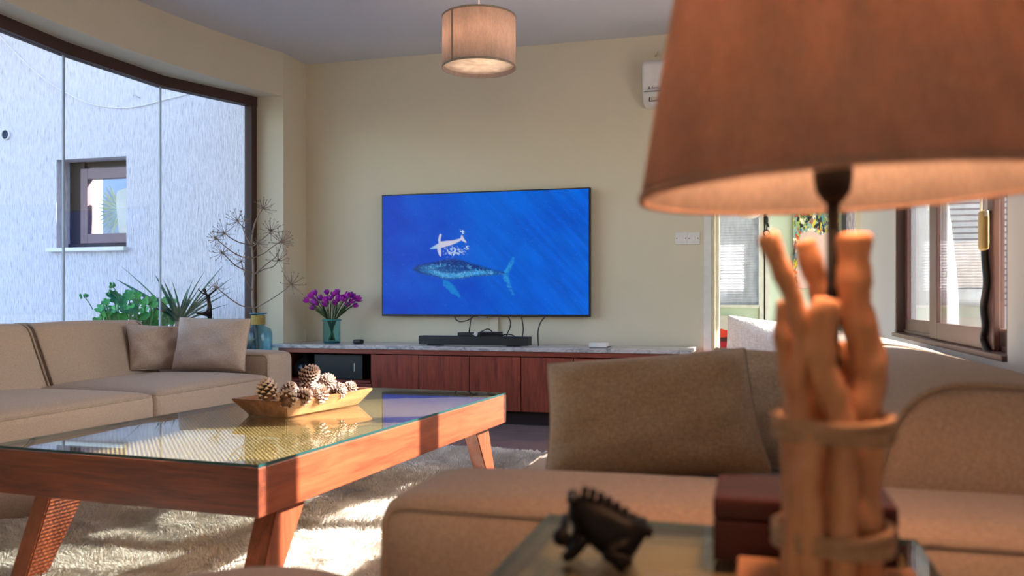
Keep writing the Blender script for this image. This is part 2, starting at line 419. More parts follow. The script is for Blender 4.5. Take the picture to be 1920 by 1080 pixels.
M['metal'] = plain('brushed_metal', (0.6, 0.6, 0.62), 0.3, 0.9)
M['teal_glass'] = glass_sheet('teal_glass_sheet', (0.72, 0.91, 0.92), 0.02, 1.45)
M['blue_glass'] = glass_sheet('blue_glass_sheet', (0.72, 0.88, 0.96), 0.02, 1.45)
M['green_glass'] = glass_sheet('green_glass_sheet', (0.60, 0.90, 0.74), 0.03, 1.45)
M['soil'] = plain('soil', (0.05, 0.035, 0.025), 0.95)
M['terra'] = plain('terracotta', (0.42, 0.17, 0.09), 0.8)
M['ger'] = leaf_mat('geranium_leaf', (0.012, 0.19, 0.03), (0.07, 0.42, 0.06))
M['yuc'] = leaf_mat('spiky_leaf', (0.012, 0.09, 0.06), (0.05, 0.20, 0.12))
M['stem'] = plain('green_stem', (0.10, 0.20, 0.06), 0.6)
M['twig'] = plain('dry_twig', (0.30, 0.22, 0.17), 0.85, var=0.2)
M['purple'] = leaf_mat('magenta_petal', (0.30, 0.010, 0.42), (0.62, 0.03, 0.58))
M['darkleaf'] = leaf_mat('flower_leaf', (0.02, 0.07, 0.02), (0.10, 0.17, 0.05))
def cane(name='woven_cane', ws=20):
    t = NT(name); co = t.coords()
    w1 = t.add('ShaderNodeTexWave', wave_type='BANDS', bands_direction='X'); t.link(t.coords((1, 1, 1), (0, 0, 0)), w1.inputs['Vector']); w1.inputs['Scale'].default_value = ws
    w2 = t.add('ShaderNodeTexWave', wave_type='BANDS', bands_direction='Y'); t.link(t.coords((1, 1, 1), (0, 0, 0)), w2.inputs['Vector']); w2.inputs['Scale'].default_value = ws
    mx = t.add('ShaderNodeMath', operation='MULTIPLY'); t.link(w1.outputs['Fac'], mx.inputs[0]); t.link(w2.outputs['Fac'], mx.inputs[1])
    n = t.add('ShaderNodeTexNoise'); t.link(co, n.inputs['Vector']); n.inputs['Scale'].default_value = 8
    ad = t.add('ShaderNodeMath', operation='MULTIPLY_ADD'); t.link(n.outputs[0], ad.inputs[0]); ad.inputs[1].default_value = 0.3; t.link(mx.outputs[0], ad.inputs[2])
    t.link(t.ramp(ad.outputs[0], [(0.12, (0.34, 0.17, 0.045)), (0.38, (0.68, 0.41, 0.15)), (0.8, (0.88, 0.63, 0.30))]), t.p.inputs['Base Color'])
    t.p.inputs['Roughness'].default_value = 0.55; t.bump(mx.outputs[0], 0.8, 0.006)
    # open weave: light falls through the gaps between the strands
    hole = t.add('ShaderNodeMath', operation='LESS_THAN'); t.link(mx.outputs[0], hole.inputs[0]); hole.inputs[1].default_value = 0.15
    tr = t.add('ShaderNodeBsdfTransparent'); ms = t.add('ShaderNodeMixShader'); fac = t.add('ShaderNodeMath', operation='MULTIPLY'); t.link(hole.outputs[0], fac.inputs[0]); fac.inputs[1].default_value = 0.85
    t.link(fac.outputs[0], ms.inputs[0]); t.link(t.p.outputs[0], ms.inputs[1]); t.link(tr.outputs[0], ms.inputs[2]); t.link(ms.outputs[0], t.out.inputs[0]); return t.m
M['cane'] = cane(); M['cane_fine'] = cane('fine_woven_cane', 50)
M['matt_black'] = plain('matt_black_metal', (0.004, 0.004, 0.004), 0.6, spec=0.2)
def marble():
    t = NT('grey_pink_marble'); n = t.add('ShaderNodeTexNoise'); t.link(t.coords((1, 2, 2)), n.inputs['Vector']); n.inputs['Scale'].default_value = 9; n.inputs['Detail'].default_value = 8; n.inputs['Roughness'].default_value = 0.7; n.inputs['Distortion'].default_value = 1.5
    t.link(t.ramp(n.outputs[0], [(0.35, (0.20, 0.20, 0.24)), (0.5, (0.56, 0.53, 0.55)), (0.62, (0.68, 0.62, 0.62)), (0.72, (0.50, 0.36, 0.36))]), t.p.inputs['Base Color'])
    t.p.inputs['Roughness'].default_value = 0.18; return t.m
M['marble'] = marble()
def wool():
    t = NT('cream_wool'); n = t.add('ShaderNodeTexNoise'); t.link(t.coords(), n.inputs['Vector']); n.inputs['Scale'].default_value = 14; n.inputs['Detail'].default_value = 3
    t.link(t.ramp(n.outputs[0], [(0.3, (0.85, 0.80, 0.74)), (0.7, (0.94, 0.92, 0.88))]), t.p.inputs['Base Color']); t.p.inputs['Roughness'].default_value = 0.95; t.p.inputs['Specular IOR Level'].default_value = 0.1; return t.m
M['wool'] = wool()
M['shade'] = shade_cloth('linen_lamp_shade', (0.80, 0.60, 0.49), 0.70)
M['shade_in'] = shade_cloth('shade_lining', (0.90, 0.80, 0.73), 0.50)
M['pend'] = shade_cloth('pendant_linen', (0.74, 0.60, 0.53), 0.4, 240)
M['pend_trim'] = shade_cloth('pendant_seam_tape', (0.40, 0.33, 0.28), 0.15, 240)
M['diff'] = shade_cloth('white_diffuser', (0.92, 0.90, 0.86), 0.6, 20)
M['bulb'] = emit('warm_bulb', (1.0, 0.62, 0.33), 6.0)
PEND_W, LAMP_W, BLIND_Z = 3.0, 42.0, 2.10

# ================================================================== THE SETTING
CEIL, UL, UR, VB, VW = 2.786, -3.50, 0.70, -4.0, 6.22
def structure(name, src, mat, parent=None, **k):
    o = obj(name, src, mat, parent, **k); o['kind'] = 'structure'; return o
def pieces(boxes):
    bm = bmesh.new()
    for b in boxes: box(*b, bm=bm)
    return bm
# floor: slab below, tiles on it where the photograph shows the floor
floor = structure('floor', pieces([(-4.2, 0.95, VB - 0.3, 10.0, -0.25, -0.012)]), M['grout'])
TS = 0.60
tile_me = None
for i in range(8):
    for j in range(18):
        u0, v0 = -4.1 + i * TS, -4.2 + j * TS
        if v0 > 6.2: continue
        if tile_me is None:
            o = obj('tile', box(-TS / 2 + 0.0015, TS / 2 - 0.0015, -TS / 2 + 0.0015, TS / 2 - 0.0015, -0.012, 0.0, 0.001, 1), M['tile'], floor, loc=(u0 + TS / 2, v0 + TS / 2, 0)); tile_me = o.data
        else:
            obj('tile', tile_me, None, floor, loc=(u0 + TS / 2, v0 + TS / 2, 0))
structure('ceiling', pieces([(-4.3, 0.95, VB - 0.3, 6.5, CEIL, CEIL + 0.2)]), M['ceil'])
# television wall with the doorway at its right end
DU0, DU1, DH = -0.285, 0.70, 2.15
structure('wall_front', pieces([(-3.75, DU0, VW, 6.50, 0, CEIL), (DU0, 0.95, VW, 6.50, DH, CEIL), (DU1, 0.95, VW, 6.50, 0, DH)]), M['cream'])
# right wall: sliding window in view, unseen rear opening added for bounce light
W2a, W2b, W2s, W2h = 2.74, 4.76, 0.68, 2.20
structure('wall_right', pieces([(UR, 0.95, W2b, VW, 0, CEIL), (UR, 0.95, W2a, W2b, 0, W2s), (UR, 0.95, W2a, W2b, W2h, CEIL), (UR, 0.95, -2.55, W2a, 0, CEIL), (UR, 0.95, VB - 0.3, -3.3, 0, CEIL), (UR, 0.95, -3.3, -2.55, 0, 0.15), (UR, 0.95, -3.3, -2.55, 2.45, CEIL)]), M['white_wall'])
structure('wall_back', pieces([(-3.75, -3.35, VB - 0.3, VB, 0, CEIL), (-3.35, 0.95, VB - 0.3, VB, 0, CEIL)]), M['cream'])
# left wall: pier by the corner, lintel and parapet that follow the bow, plain wall nearer the camera
def bow_in(v): return -3.83 + (v - 4.0) ** 2 / (2 * 5.46)
VI = [2.13, 2.5, 2.9, 3.3, 3.7, 4.1, 4.5, 4.9, 5.2, 5.5, 5.7, 5.87]
inner = [(max(min(bow_in(v), -3.50), -3.83) if v not in (2.13, 5.87) else -3.50, v) for v in VI]
GL = [(-3.735, 2.15), (-3.88, 2.72), (-4.03, 3.50), (-4.085, 4.30), (-4.03, 5.12), (-3.745, 5.85)]
def glass_u(v):
    for a, b in zip(GL, GL[1:]):
        if a[1] <= v <= b[1]: return a[0] + (b[0] - a[0]) * (v - a[1]) / (b[1] - a[1])
    return GL[0][0] if v < 2.2 else GL[-1][0]
outer = [(glass_u(v) - 0.09, v) for v in VI]
bm = prism([(-3.50, VW), (-3.50, 5.87), (-3.735, 5.86), (-3.84, 5.88), (-3.84, 6.50), (-3.50, 6.50)], 0, CEIL)
strip(inner, outer, 2.45, CEIL, bm); strip(inner, outer, 0, 0.43, bm)
for b in [(-3.80, -3.50, VB - 0.3, 2.14, 0, CEIL)]: box(*b, bm=bm)
structure('wall_left', bm, M['cream'])
ledge = [(u + 0.10 if 2.2 < v < 5.87 else u + 0.0, v) for u, v in inner]
structure('trim_1', strip(ledge, [(glass_u(v) + 0.035, v) for v in VI], 0.43, 0.46), M['white_wall'])

# bow window: head and sill rails piece by piece, end post, panes, glass joints
win1 = empty('window_1', (-4.0, 4.0, 0.43), kind='structure')
def seg_box(a, b, w, z0, z1, ext=0.0):
    a = Vector((*a, 0)); b = Vector((*b, 0)); d = (b - a).normalized(); n = Vector((d.y, -d.x, 0)) * w / 2
    a = a - d * ext; b = b + d * ext
    return prism([tuple((a + n)[:2]), tuple((b + n)[:2]), tuple((b - n)[:2]), tuple((a - n)[:2])], z0, z1)
for k, (a, b) in enumerate(zip(GL, GL[1:])):
    obj('head_rail', seg_box(a, b, 0.07, 2.375, 2.45, 0.005), M['brown_alu'], win1, win1)
    obj('sill_rail', seg_box(a, b, 0.07, 0.43, 0.49, 0.005), M['brown_alu'], win1, win1)
    obj('pane', seg_box(a, b, 0.010, 0.49, 2.375, -0.003), M['glass'], win1, win1)
for g in GL[1:-1]:
    obj('glass_joint', box(g[0] - 0.006, g[0] + 0.006, g[1] - 0.006, g[1] + 0.006, 0.49, 2.375), M['silicone'], win1, win1)
obj('end_post', box(-3.79, -3.725, 5.79, 5.86, 0.43, 2.45, 0.004), M['brown_alu'], win1, win1)
obj('end_post', box(-3.77, -3.70, 2.14, 2.21, 0.43, 2.45, 0.004), M['brown_alu'], win1, win1)

# doorway trim
door = empty('door_1', (DU0, VW, 0), kind='structure')
obj('door_jamb', box(DU0 - 0.055, DU0 + 0.0, VW - 0.018, VW, 0, DH - 0.001, 0.004), M['white_trim'], door, door)
obj('door_jamb', box(DU0, DU0 + 0.022, VW - 0.012, 6.51, 0, DH, 0.003), M['cream_trim'], door, door, label='cream inner door lining')
obj('door_jamb', box(DU0 + 0.022, DU0 + 0.045, 6.34, 6.51, 0, DH, 0.003), M['white_trim'], door, door)
obj('door_head', box(DU0 - 0.055, DU1, VW - 0.018, VW, DH, DH + 0.055, 0.004), M['white_trim'], door, door)

# right sliding window
win2 = empty('window_2', (UR + 0.10, 3.72, W2s), kind='structure')
A, B_ = M['brown_alu'], M['brown_alu2']
def wbox(nm, m, *b, bev=0.004): return obj(nm, box(*b, bev), m, win2, win2)
wbox('outer_frame', A, 0.705, 0.765, W2b - 0.03, W2b, W2s, W2h)
wbox('outer_frame', A, 0.705, 0.765, W2a, W2a + 0.03, W2s, W2h)
wbox('outer_frame', A, 0.705, 0.765, W2a + 0.03, W2b - 0.03, W2h - 0.04, W2h)
wbox('sill_rail', B_, 0.685, 0.80, W2a, W2b, W2s, W2s + 0.02)
wbox('sill_track', B_, 0.737, 0.743, W2a + 0.03, W2b - 0.03, W2s + 0.02, W2s + 0.035, bev=0.001)
def sash(u0, u1, v0, v1, z0, z1, wn=0.055, wf=0.055):
    s = obj('sash', box(u0, u1, v1 - wf, v1, z0, z1, 0.004), B_, win2, win2)
    def sub(nm, m, *b, bev=0.004): return obj(nm, box(*b, bev), m, s, win2)
    sub('sash_stile', B_, u0, u1, v0, v0 + wn, z0, z1)
    sub('sash_rail', B_, u0, u1, v0 + wn, v1 - wf, z0, z0 + 0.07); sub('sash_rail', B_, u0, u1, v0 + wn, v1 - wf, z1 - 0.05, z1)
    m_ = (u0 + u1) / 2
    sub('pane', M['glass'], m_ - 0.003, m_ + 0.003, v0 + wn, v1 - wf, z0 + 0.07, z1 - 0.05, bev=0)
    return s
sash(0.743, 0.763, 3.85, W2b - 0.03, W2s + 0.02, W2h - 0.04, 0.06, 0.06)
sash(0.715, 0.735, 2.95, 3.95, W2s + 0.02, W2h - 0.04, 0.13, 0.15)
sash(0.743, 0.763, W2a + 0.03, 3.05, W2s + 0.02, W2h - 0.04, 0.06, 0.04)
# ------------------------------------------------------------------ outside, left
def ext(px, py): return at_v(px, py, 6.50)
e0, e1 = ext(106, 300), ext(237, 463)
HU0, HU1, HZ0, HZ1 = e0.x, e1.x, e1.z, e0.z
vent = ext(12, 253)
structure('wall_outside', pieces([(-10.0, HU0, 6.50, 6.80, -0.2, 6.0), (HU1, -3.70, 6.50, 6.80, -0.2, 6.0), (HU0, HU1, 6.50, 6.80, -0.2, HZ0), (HU0, HU1, 6.50, 6.80, HZ1, 6.0)]), M['stucco'])
structure('sky_screen_slab', pieces([(-10.0, -4.3, 3.0, 6.8, 4.4, 4.65)]), M['ceil'])                       # unseen slab, added to dim sky light on the outside wall
structure('ground', pieces([(-14, -4.2, -9, 12, -0.35, -0.16), (-4.2, 9, -14, VB - 0.3, -0.35, -0.16), (0.95, 9, VB - 0.3, 16, -0.35, -0.16)]), plain('paving', (0.42, 0.40, 0.38), 0.9, scale=5))
win3 = empty('window_3', ((HU0 + HU1) / 2, 6.5, HZ0), kind='structure')
def w3(nm, m, *b, bev=0.004): return obj(nm, box(*b, bev), m, win3, win3)
M['mauve'] = plain('mauve_brown_frame', (0.20, 0.12, 0.14), 0.45)
F0 = HU0 + 0.13
w3('reveal', M['carcass'], HU0, HU1, 6.69, 6.79, HZ1 - 0.05, HZ1, bev=0)
w3('outer_frame', M['carcass'], HU0, F0 + 0.04, 6.66, 6.74, HZ0, HZ1)
w3('sash_stile', M['mauve'], F0 + 0.02, F0 + 0.10, 6.63, 6.70, HZ0 + 0.05, HZ1 - 0.07)
w3('sash_stile', M['mauve'], HU1 - 0.03, HU1 + 0.0, 6.63, 6.70, HZ0 + 0.05, HZ1 - 0.07)
w3('sash_rail', M['mauve'], F0 + 0.10, HU1 - 0.03, 6.63, 6.70, HZ1 - 0.17, HZ1 - 0.07)
w3('sash_rail', M['mauve'], F0 + 0.10, HU1 - 0.03, 6.63, 6.70, HZ0 + 0.05, HZ0 + 0.14)
w3('bottom_rail', M['carcass'], HU0, HU1, 6.64, 6.75, HZ0, HZ0 + 0.05)
w3('pane', M['glass'], F0 + 0.10, HU1 - 0.03, 6.665, 6.671, HZ0 + 0.14, HZ1 - 0.17, bev=0)
obj('window_sill', box(HU0 - 0.07, HU1 + 0.02, 6.44, 6.66, HZ0 - 0.035, HZ0 + 0.002, 0.006), M['white_trim'], win3, win3)
M['room_blue'] = plain('reflected_blue_backing', (0.05, 0.13, 0.30), 0.8)  # blue mirrored in the glass, put into the backing's tone
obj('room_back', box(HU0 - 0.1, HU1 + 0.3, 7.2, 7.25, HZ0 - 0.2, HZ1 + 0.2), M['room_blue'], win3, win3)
cu = F0 + 0.10 + (HU1 - F0 - 0.13) * 0.38
M['curtain'] = plain('pale_curtain', (0.62, 0.58, 0.58), 0.9)
bl = round_poly([(cu + 0.03, HZ0 + 0.14), (HU1 + 0.1, HZ0 + 0.14), (HU1 + 0.1, HZ1 - 0.27), (cu + 0.17, HZ1 - 0.23), (cu, HZ1 - 0.27), (cu + 0.0, HZ1 - 0.42)], 0.04)
tb = bmesh.new(); fa = [tb.verts.new((p[0], 6.78, p[1])) for p in bl]; fb = [tb.verts.new((p[0], 6.80, p[1])) for p in bl]
tb.faces.new(fa); tb.faces.new(fb[::-1])
for i in range(len(bl)): tb.faces.new((fa[i - 1], fa[i], fb[i], fb[i - 1]))
bmesh.ops.recalc_face_normals(tb, faces=tb.faces[:])
obj('curtain', tb, M['curtain'], win3, win3)
def blade(L, W, droop, bm=None, segs=6, fold=0.25, M4=None):
    """one long pointed leaf from the origin along +x, curving down"""
    t = bmesh.new(); rows = []
    for i in range(segs + 1):
        s = i / segs; wd = W * (math.sin(math.pi * min(1, 0.12 + 0.88 * (1 - s)) * 0.5) if s > 0.35 else 0.55 + 0.45 * s / 0.35) * (1 if s < 1 else 0.04)
        if s > 0.35: wd = W * (1 - ((s - 0.35) / 0.65) ** 1.6) + 0.001
        x = L * s; z = -droop * L * s * s
        rows.append([t.verts.new((x, -wd / 2, z + fold * wd)), t.verts.new((x, 0, z)), t.verts.new((x, wd / 2, z + fold * wd))])
    for a, b in zip(rows, rows[1:]):
        for k in range(2): t.faces.new((a[k], a[k + 1], b[k + 1], b[k]))
    for f in t.faces: f.smooth = True
    if M4 is not None: xform(t, M4)
    return merge(bm, t)
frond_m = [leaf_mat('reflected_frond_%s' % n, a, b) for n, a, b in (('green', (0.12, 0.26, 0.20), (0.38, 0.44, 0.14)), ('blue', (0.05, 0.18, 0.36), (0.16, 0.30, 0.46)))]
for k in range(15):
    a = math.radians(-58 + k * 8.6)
    o = obj('frond_reflection', blade(0.30, 0.035, 0.05), frond_m[k % 2], win3, loc=(cu + 0.02 - win3.location.x, 0.33, (HZ1 - HZ0) * 0.46), rot=(math.pi / 2, math.pi - a, 0))  # leaf blades behind the glass, standing in for a mirrored palm
# pipe mouth, hook, thin cable on the outside wall
r_ = 0.043
t = tag(obj('vent_pipe', lathe([(r_, 0.0), (r_, -0.02), (r_ + 0.008, -0.02), (r_ + 0.008, 0.0)], 24, closed=True), M['white_pl'], loc=(vent.x, 6.50, vent.z), rot=(math.pi / 2, 0, 0)), None, None)
t.rotation_euler = (-math.pi / 2, 0, 0)
tag(t, 'round vent pipe mouth high on the outside stucco wall, left edge of photo', 'vent')
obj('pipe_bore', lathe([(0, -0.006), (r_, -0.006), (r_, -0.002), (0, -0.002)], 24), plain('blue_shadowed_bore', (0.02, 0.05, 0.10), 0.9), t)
hk = ext(262, 183)
tag(obj('wall_hook', tube(smooth_path([(0, 0.01, 0), (0, -0.03, 0), (-0.012, -0.045, 0.012), (-0.03, -0.045, 0.018), (-0.036, -0.045, 0.0)], 4), 0.005), M['metal'], loc=(hk.x, 6.50, hk.z)), 'small metal hook on the outside stucco wall above the window', 'hook')
cab = [at_v(px, py, 6.485) for px, py in ((-40, 20), (15, 85), (70, 138), (120, 172), (170, 195), (220, 202), (262, 199), (300, 189), (345, 178), (366, 171))]
c0 = cab[4]
tag(obj('slack_cable', tube([p - c0 for p in smooth_path(cab, 4)], 0.005, 6), M['white_pl'], loc=c0), 'thin pale cable sagging across the outside stucco wall', 'cable')

# ================================================================== THE OTHER ROOM, seen through the doorway
VF = 9.0
def farp(px, py): return at_v(px, py, VF)
bw0, bw1 = -0.95, farp(1426, 500).x
bz0, bz1 = 0.83, 2.15
structure('wall_far', pieces([(-2.2, bw0, VF, VF + 0.15, 0, 2.7), (bw1, 2.4, VF, VF + 0.15, 0, 2.7), (bw0, bw1, VF, VF + 0.15, 0, bz0), (bw0, bw1, VF, VF + 0.15, bz1, 2.7)]), M['mint'])
structure('wall_far_left', pieces([(-2.4, -2.2, 6.5, VF + 0.2, 0, 2.7)]), M['mint'])
structure('wall_far_right', pieces([(2.4, 2.6, 6.5, 7.0, 0, 2.7), (2.4, 2.6, 8.7, VF + 0.2, 0, 2.7), (2.4, 2.6, 7.0, 8.7, 0, 0.3), (2.4, 2.6, 7.0, 8.7, 2.5, 2.7), (0.95, 2.4, 6.5, 6.7, 0, 2.7)]), M['mint'])  # its unseen side opening is added to brighten the far room
structure('ceiling_far', pieces([(-2.4, 2.6, 6.5, VF + 0.2, 2.7, 2.9)]), M['ceil'])
structure('floor_far', pieces([(-2.4, 2.6, 6.5, VF + 0.2, -0.1, -0.002)]), M['tile'])
win4 = empty('window_4', ((bw0 + bw1) / 2, VF, bz0), kind='structure')
obj('window_frame', box(bw1 - 0.012, bw1 + 0.05, VF - 0.03, VF + 0.06, bz0 - 0.9, bz1, 0.004), M['white_trim'], win4, win4)
obj('window_frame', box(bw0, bw0 + 0.05, VF + 0.02, VF + 0.08, bz0, bz1, 0.004), M['white_trim'], win4, win4)
obj('window_sill', box(bw0 - 0.05, bw1 - 0.014, VF - 0.05, VF + 0.12, bz0 - 0.03, bz0, 0.006), M['white_trim'], win4, win4)
obj('pane', box(bw0 + 0.05, bw1 - 0.012, VF + 0.10, VF + 0.106, bz0, bz1), M['glass'], win4, win4)
M['slat'] = shade_cloth('white_blind_slat', (0.78, 0.79, 0.84), 0.58, 20)
bm = bmesh.new(); k = 0
while bz0 + 0.01 + k * 0.0275 < bz1 - 0.02:
    z = bz0 + 0.012 + k * 0.0275
    t_ = box(bw0 + 0.06, bw1 - 0.016, -0.0152, 0.0152, -0.0008, 0.0008); xform(t_, Matrix.Translation((0, VF + 0.055, z)) @ Matrix.Rotation(math.radians(-64), 4, 'X')); merge(bm, t_); k += 1
sl = obj('slats', bm, M['slat'], None); 
blind = empty('venetian_blind', ((bw0 + bw1) / 2, VF + 0.055, bz0), label='white slatted blind with a sunlit patch in the window beyond the doorway', cat='blind')
sl.data.transform(Matrix.Translation(-Vector(blind.location))); sl.parent = blind; sl['kind'] = 'stuff'
obj('head_rail', box(bw0 + 0.06, bw1 - 0.016, VF + 0.035, VF + 0.075, bz1 - 0.03, bz1), M['white_pl'], blind, blind)
# unseen eave over the far window, sized to shade the blind's upper part
structure('wall_sky_block', pieces([(-3.5, 4.5, 11.4, 11.6, -0.2, 3.7)]), M['white_wall'])  # unseen wall, added to cut off low sky behind the far blind
structure('trim_4', pieces([(-2.4, 2.6, VF + 0.15, VF + 0.90, 2.42, 2.60)]), M['white_wall'])
# window lever
hp = farp(1345, 516)
h = tag(obj('window_lever', tube(smooth_path([(-0.03, 0.03, 0.0), (-0.03, -0.02, 0.0), (0.0, -0.03, 0.012), (0.028, -0.03, 0.002), (0.034, -0.03, -0.045)], 4), 0.009, 8), M['metal'], loc=(hp.x, VF - 0.01, hp.z)), 'curved grey lever handle on the window beyond the doorway', 'handle')
obj('back_plate', box(-0.045, -0.015, 0.0, 0.02, -0.07, 0.07, 0.004), M['metal'], h)
# pilaster strip
structure('trim_3', pieces([(farp(1432, 500).x, farp(1444, 500).x, VF - 0.03, VF + 0.02, 0, 2.7)]), M['white_trim'])
# prints painted on fine grids
def vnoise(x, y, seed=0):
    rs = np.random.RandomState(seed); T = rs.rand(257, 257)
    xi = np.floor(x).astype(int); yi = np.floor(y).astype(int); fx = x - xi; fy = y - yi
    fx = fx * fx * (3 - 2 * fx); fy = fy * fy * (3 - 2 * fy); g = lambda a, b: T[a % 256, b % 256]
    return (g(xi, yi) * (1 - fx) + g(xi + 1, yi) * fx) * (1 - fy) + (g(xi, yi + 1) * (1 - fx) + g(xi + 1, yi + 1) * fx) * fy
def fbm(x, y, seed=0, o=4):
    s = 0; a = 0.5; n = 0
    for k in range(o): s = s + a * vnoise(x * 2 ** k, y * 2 ** k, seed + k); n += a; a *= 0.5
    return s / n
def lin(c):
    c = np.asarray(c, float) / 255.0; return np.where(c <= 0.04045, c / 12.92, ((c + 0.055) / 1.055) ** 2.4)
def print_mesh(name, W, H, nx, ny, fn, mat, parent, loc):
    """flat print in the x-z plane facing -y; fn(s, t) gives linear colours, t runs down"""
    s, t = np.meshgrid(np.linspace(0, 1, nx), np.linspace(0, 1, ny)); col = fn(s, t)
    V = np.zeros((ny * nx, 3)); V[:, 0] = (s.ravel() - 0.5) * W; V[:, 2] = (0.5 - t.ravel()) * H
    i = np.arange(nx * (ny - 1)).reshape(ny - 1, nx)[:, :-1].ravel()
    F = np.stack([i, i + nx, i + nx + 1, i + 1], 1)
    me = bpy.data.meshes.new(name); me.vertices.add(len(V)); me.vertices.foreach_set('co', V.ravel())
    me.loops.add(F.size); me.loops.foreach_set('vertex_index', F.ravel().astype(np.int32)); me.polygons.add(len(F))
    me.polygons.foreach_set('loop_start', np.arange(0, F.size, 4, dtype=np.int32)); me.polygons.foreach_set('loop_total', np.full(len(F), 4, dtype=np.int32))
    me.update(calc_edges=True)
    ca = me.color_attributes.new('print', 'FLOAT_COLOR', 'POINT'); c4 = np.ones((len(V), 4), np.float32); c4[:, :3] = np.clip(col.reshape(-1, 3), 0, 4); ca.data.foreach_set('color', c4.ravel())
    me.materials.append(mat); o = bpy.data.objects.new(name, me); COL.objects.link(o); o.parent = parent; o.location = loc; return o
M['print'] = attr_mat('canvas_print', 0, 0.7)
def mixc(a, b, k): return a + (b - a) * k[..., None]
def splatter(s, t):
    rs = np.random.RandomState(5); out = np.zeros(s.shape + (3,)) + lin((150, 178, 172))
    pal = [lin(c) for c in ((28, 38, 58), (228, 205, 60), (90, 150, 150), (60, 100, 60), (235, 235, 215), (190, 90, 60), (24, 26, 40), (150, 175, 70), (60, 110, 150))]
    for k in range(1500):
        cx, cy, r = rs.rand(), rs.rand(), 0.004 + 0.022 * rs.rand() ** 2; a = rs.rand() * 3.14; ax = 1 + 3 * rs.rand()
        dx, dy = (s - cx), (t - cy) * 1.35
        q = ((dx * math.cos(a) + dy * math.sin(a)) / ax) ** 2 + (-dx * math.sin(a) + dy * math.cos(a)) ** 2
        out[q < r * r] = pal[int(rs.randint(len(pal)))]
    m = np.clip((t - 0.50 - 0.10 * (fbm(s * 5, t * 5, 3) - 0.5)) * 60, 0, 1) * (s > 0.10) * np.clip((s - 0.16 + (t - 0.5) * 0.25) * 40, 0, 1)
    pink = lin((228, 196, 190)) * (0.93 + 0.14 * fbm(s * 40, t * 40, 8, 2)[..., None])
    return out * (1 - m[..., None]) + pink * m[..., None]
p0, p1 = farp(1486, 330), farp(1572, 541)
art = empty('splatter_painting', ((p0.x + p1.x) / 2, VF - 0.05, p1.z), label='tall painting with green and yellow splatter above a pale pink field, beyond the doorway', cat='painting')
Wp, Hp = p1.x - p0.x, p0.z - p1.z
obj('stretcher', box(-Wp / 2, Wp / 2, 0.002, 0.05, 0, Hp, 0.003), M['grey'], art)
print_mesh('canvas', Wp - 0.004, Hp - 0.004, 130, 190, lambda s, t: splatter(s, t), M['print'], art, (0, 0, Hp / 2))
p0, p1 = farp(1578, 330), farp(1623, 470)
gp = empty('framed_picture', ((p0.x + p1.x) / 2, VF - 0.04, p1.z), label='narrow black framed grey picture at the right of the splatter painting', cat='picture')
Wp, Hp = p1.x - p0.x, p0.z - p1.z
bm = bmesh.new()
for b in ((-Wp / 2, -Wp / 2 + 0.04, 0, 0.04, 0, Hp), (Wp / 2 - 0.04, Wp / 2, 0, 0.04, 0, Hp), (-Wp / 2 + 0.04, Wp / 2 - 0.04, 0, 0.04, 0, 0.04), (-Wp / 2 + 0.04, Wp / 2 - 0.04, 0, 0.04, Hp - 0.04, Hp)): box(*b, bm=bm)
obj('picture_frame', bm, M['black'], gp)
print_mesh('print', Wp - 0.08, Hp - 0.08, 40, 90, lambda s, t: mixc(lin((120, 112, 128)), lin((205, 190, 190)), np.clip(s * 0.9 + 1.2 * (fbm(s * 30, t * 12, 21) - 0.5), 0, 1)), M['print'], gp, (0, 0.02, Hp / 2))
# red canvas leaning under the window
p0, p1 = at_v(1318, 592, 8.85), at_v(1398, 592, 8.85)
def redpaint(s, t):
    n = fbm(s * 7, t * 5, 31); out = np.zeros(s.shape + (3,)) + lin((212, 208, 205)) * (0.9 + 0.2 * fbm(s * 12, t * 12, 33)[..., None])
    edge = 0.36 + 0.16 * np.abs(s - 0.62) ** 1.2 * 2 + 0.08 * (n - 0.5)
    red = mixc(lin((205, 30, 30)), lin((240, 70, 45)), np.clip(fbm(s * 9, t * 9, 35) * 1.6 - 0.3, 0, 1))
    out = np.where((t > edge)[..., None], red, out)
    band = np.abs(t - 0.66 - 0.05 * (fbm(s * 6, t * 2, 37) - 0.5)) < 0.05 + 0.03 * n
    out = np.where(band[..., None], lin((60, 18, 22)), out)
    return np.where(((t > 0.70) & ~band)[..., None], lin((170, 10, 35)), out)
rc = empty('red_canvas', ((p0.x + p1.x) / 2 - 0.12, 8.85, 0.36), label='canvas with a red and black shape on white, leaning below the far window', cat='painting')
Wp, Hp = (p1.x - p0.x) + 0.24, p0.z - 0.36
obj('stretcher', box(-Wp / 2, Wp / 2, 0.002, 0.03, 0, Hp, 0.002), M['white_trim'], rc)
print_mesh('canvas', Wp, Hp, 70, 60, redpaint, M['print'], rc, (0, 0, Hp / 2))
lb = empty('low_bench', (rc.location.x, 8.80, 0), label='low white bench under the red canvas beyond the doorway', cat='bench')
obj('bench_top', box(-0.5, 0.45, -0.18, 0.15, 0.32, 0.36, 0.005), M['white_trim'], lb)
for sx in (-0.45, 0.40): obj('bench_leg', box(sx - 0.025, sx + 0.025, -0.15, 0.12, 0, 0.32, 0.004), M['white_trim'], lb)
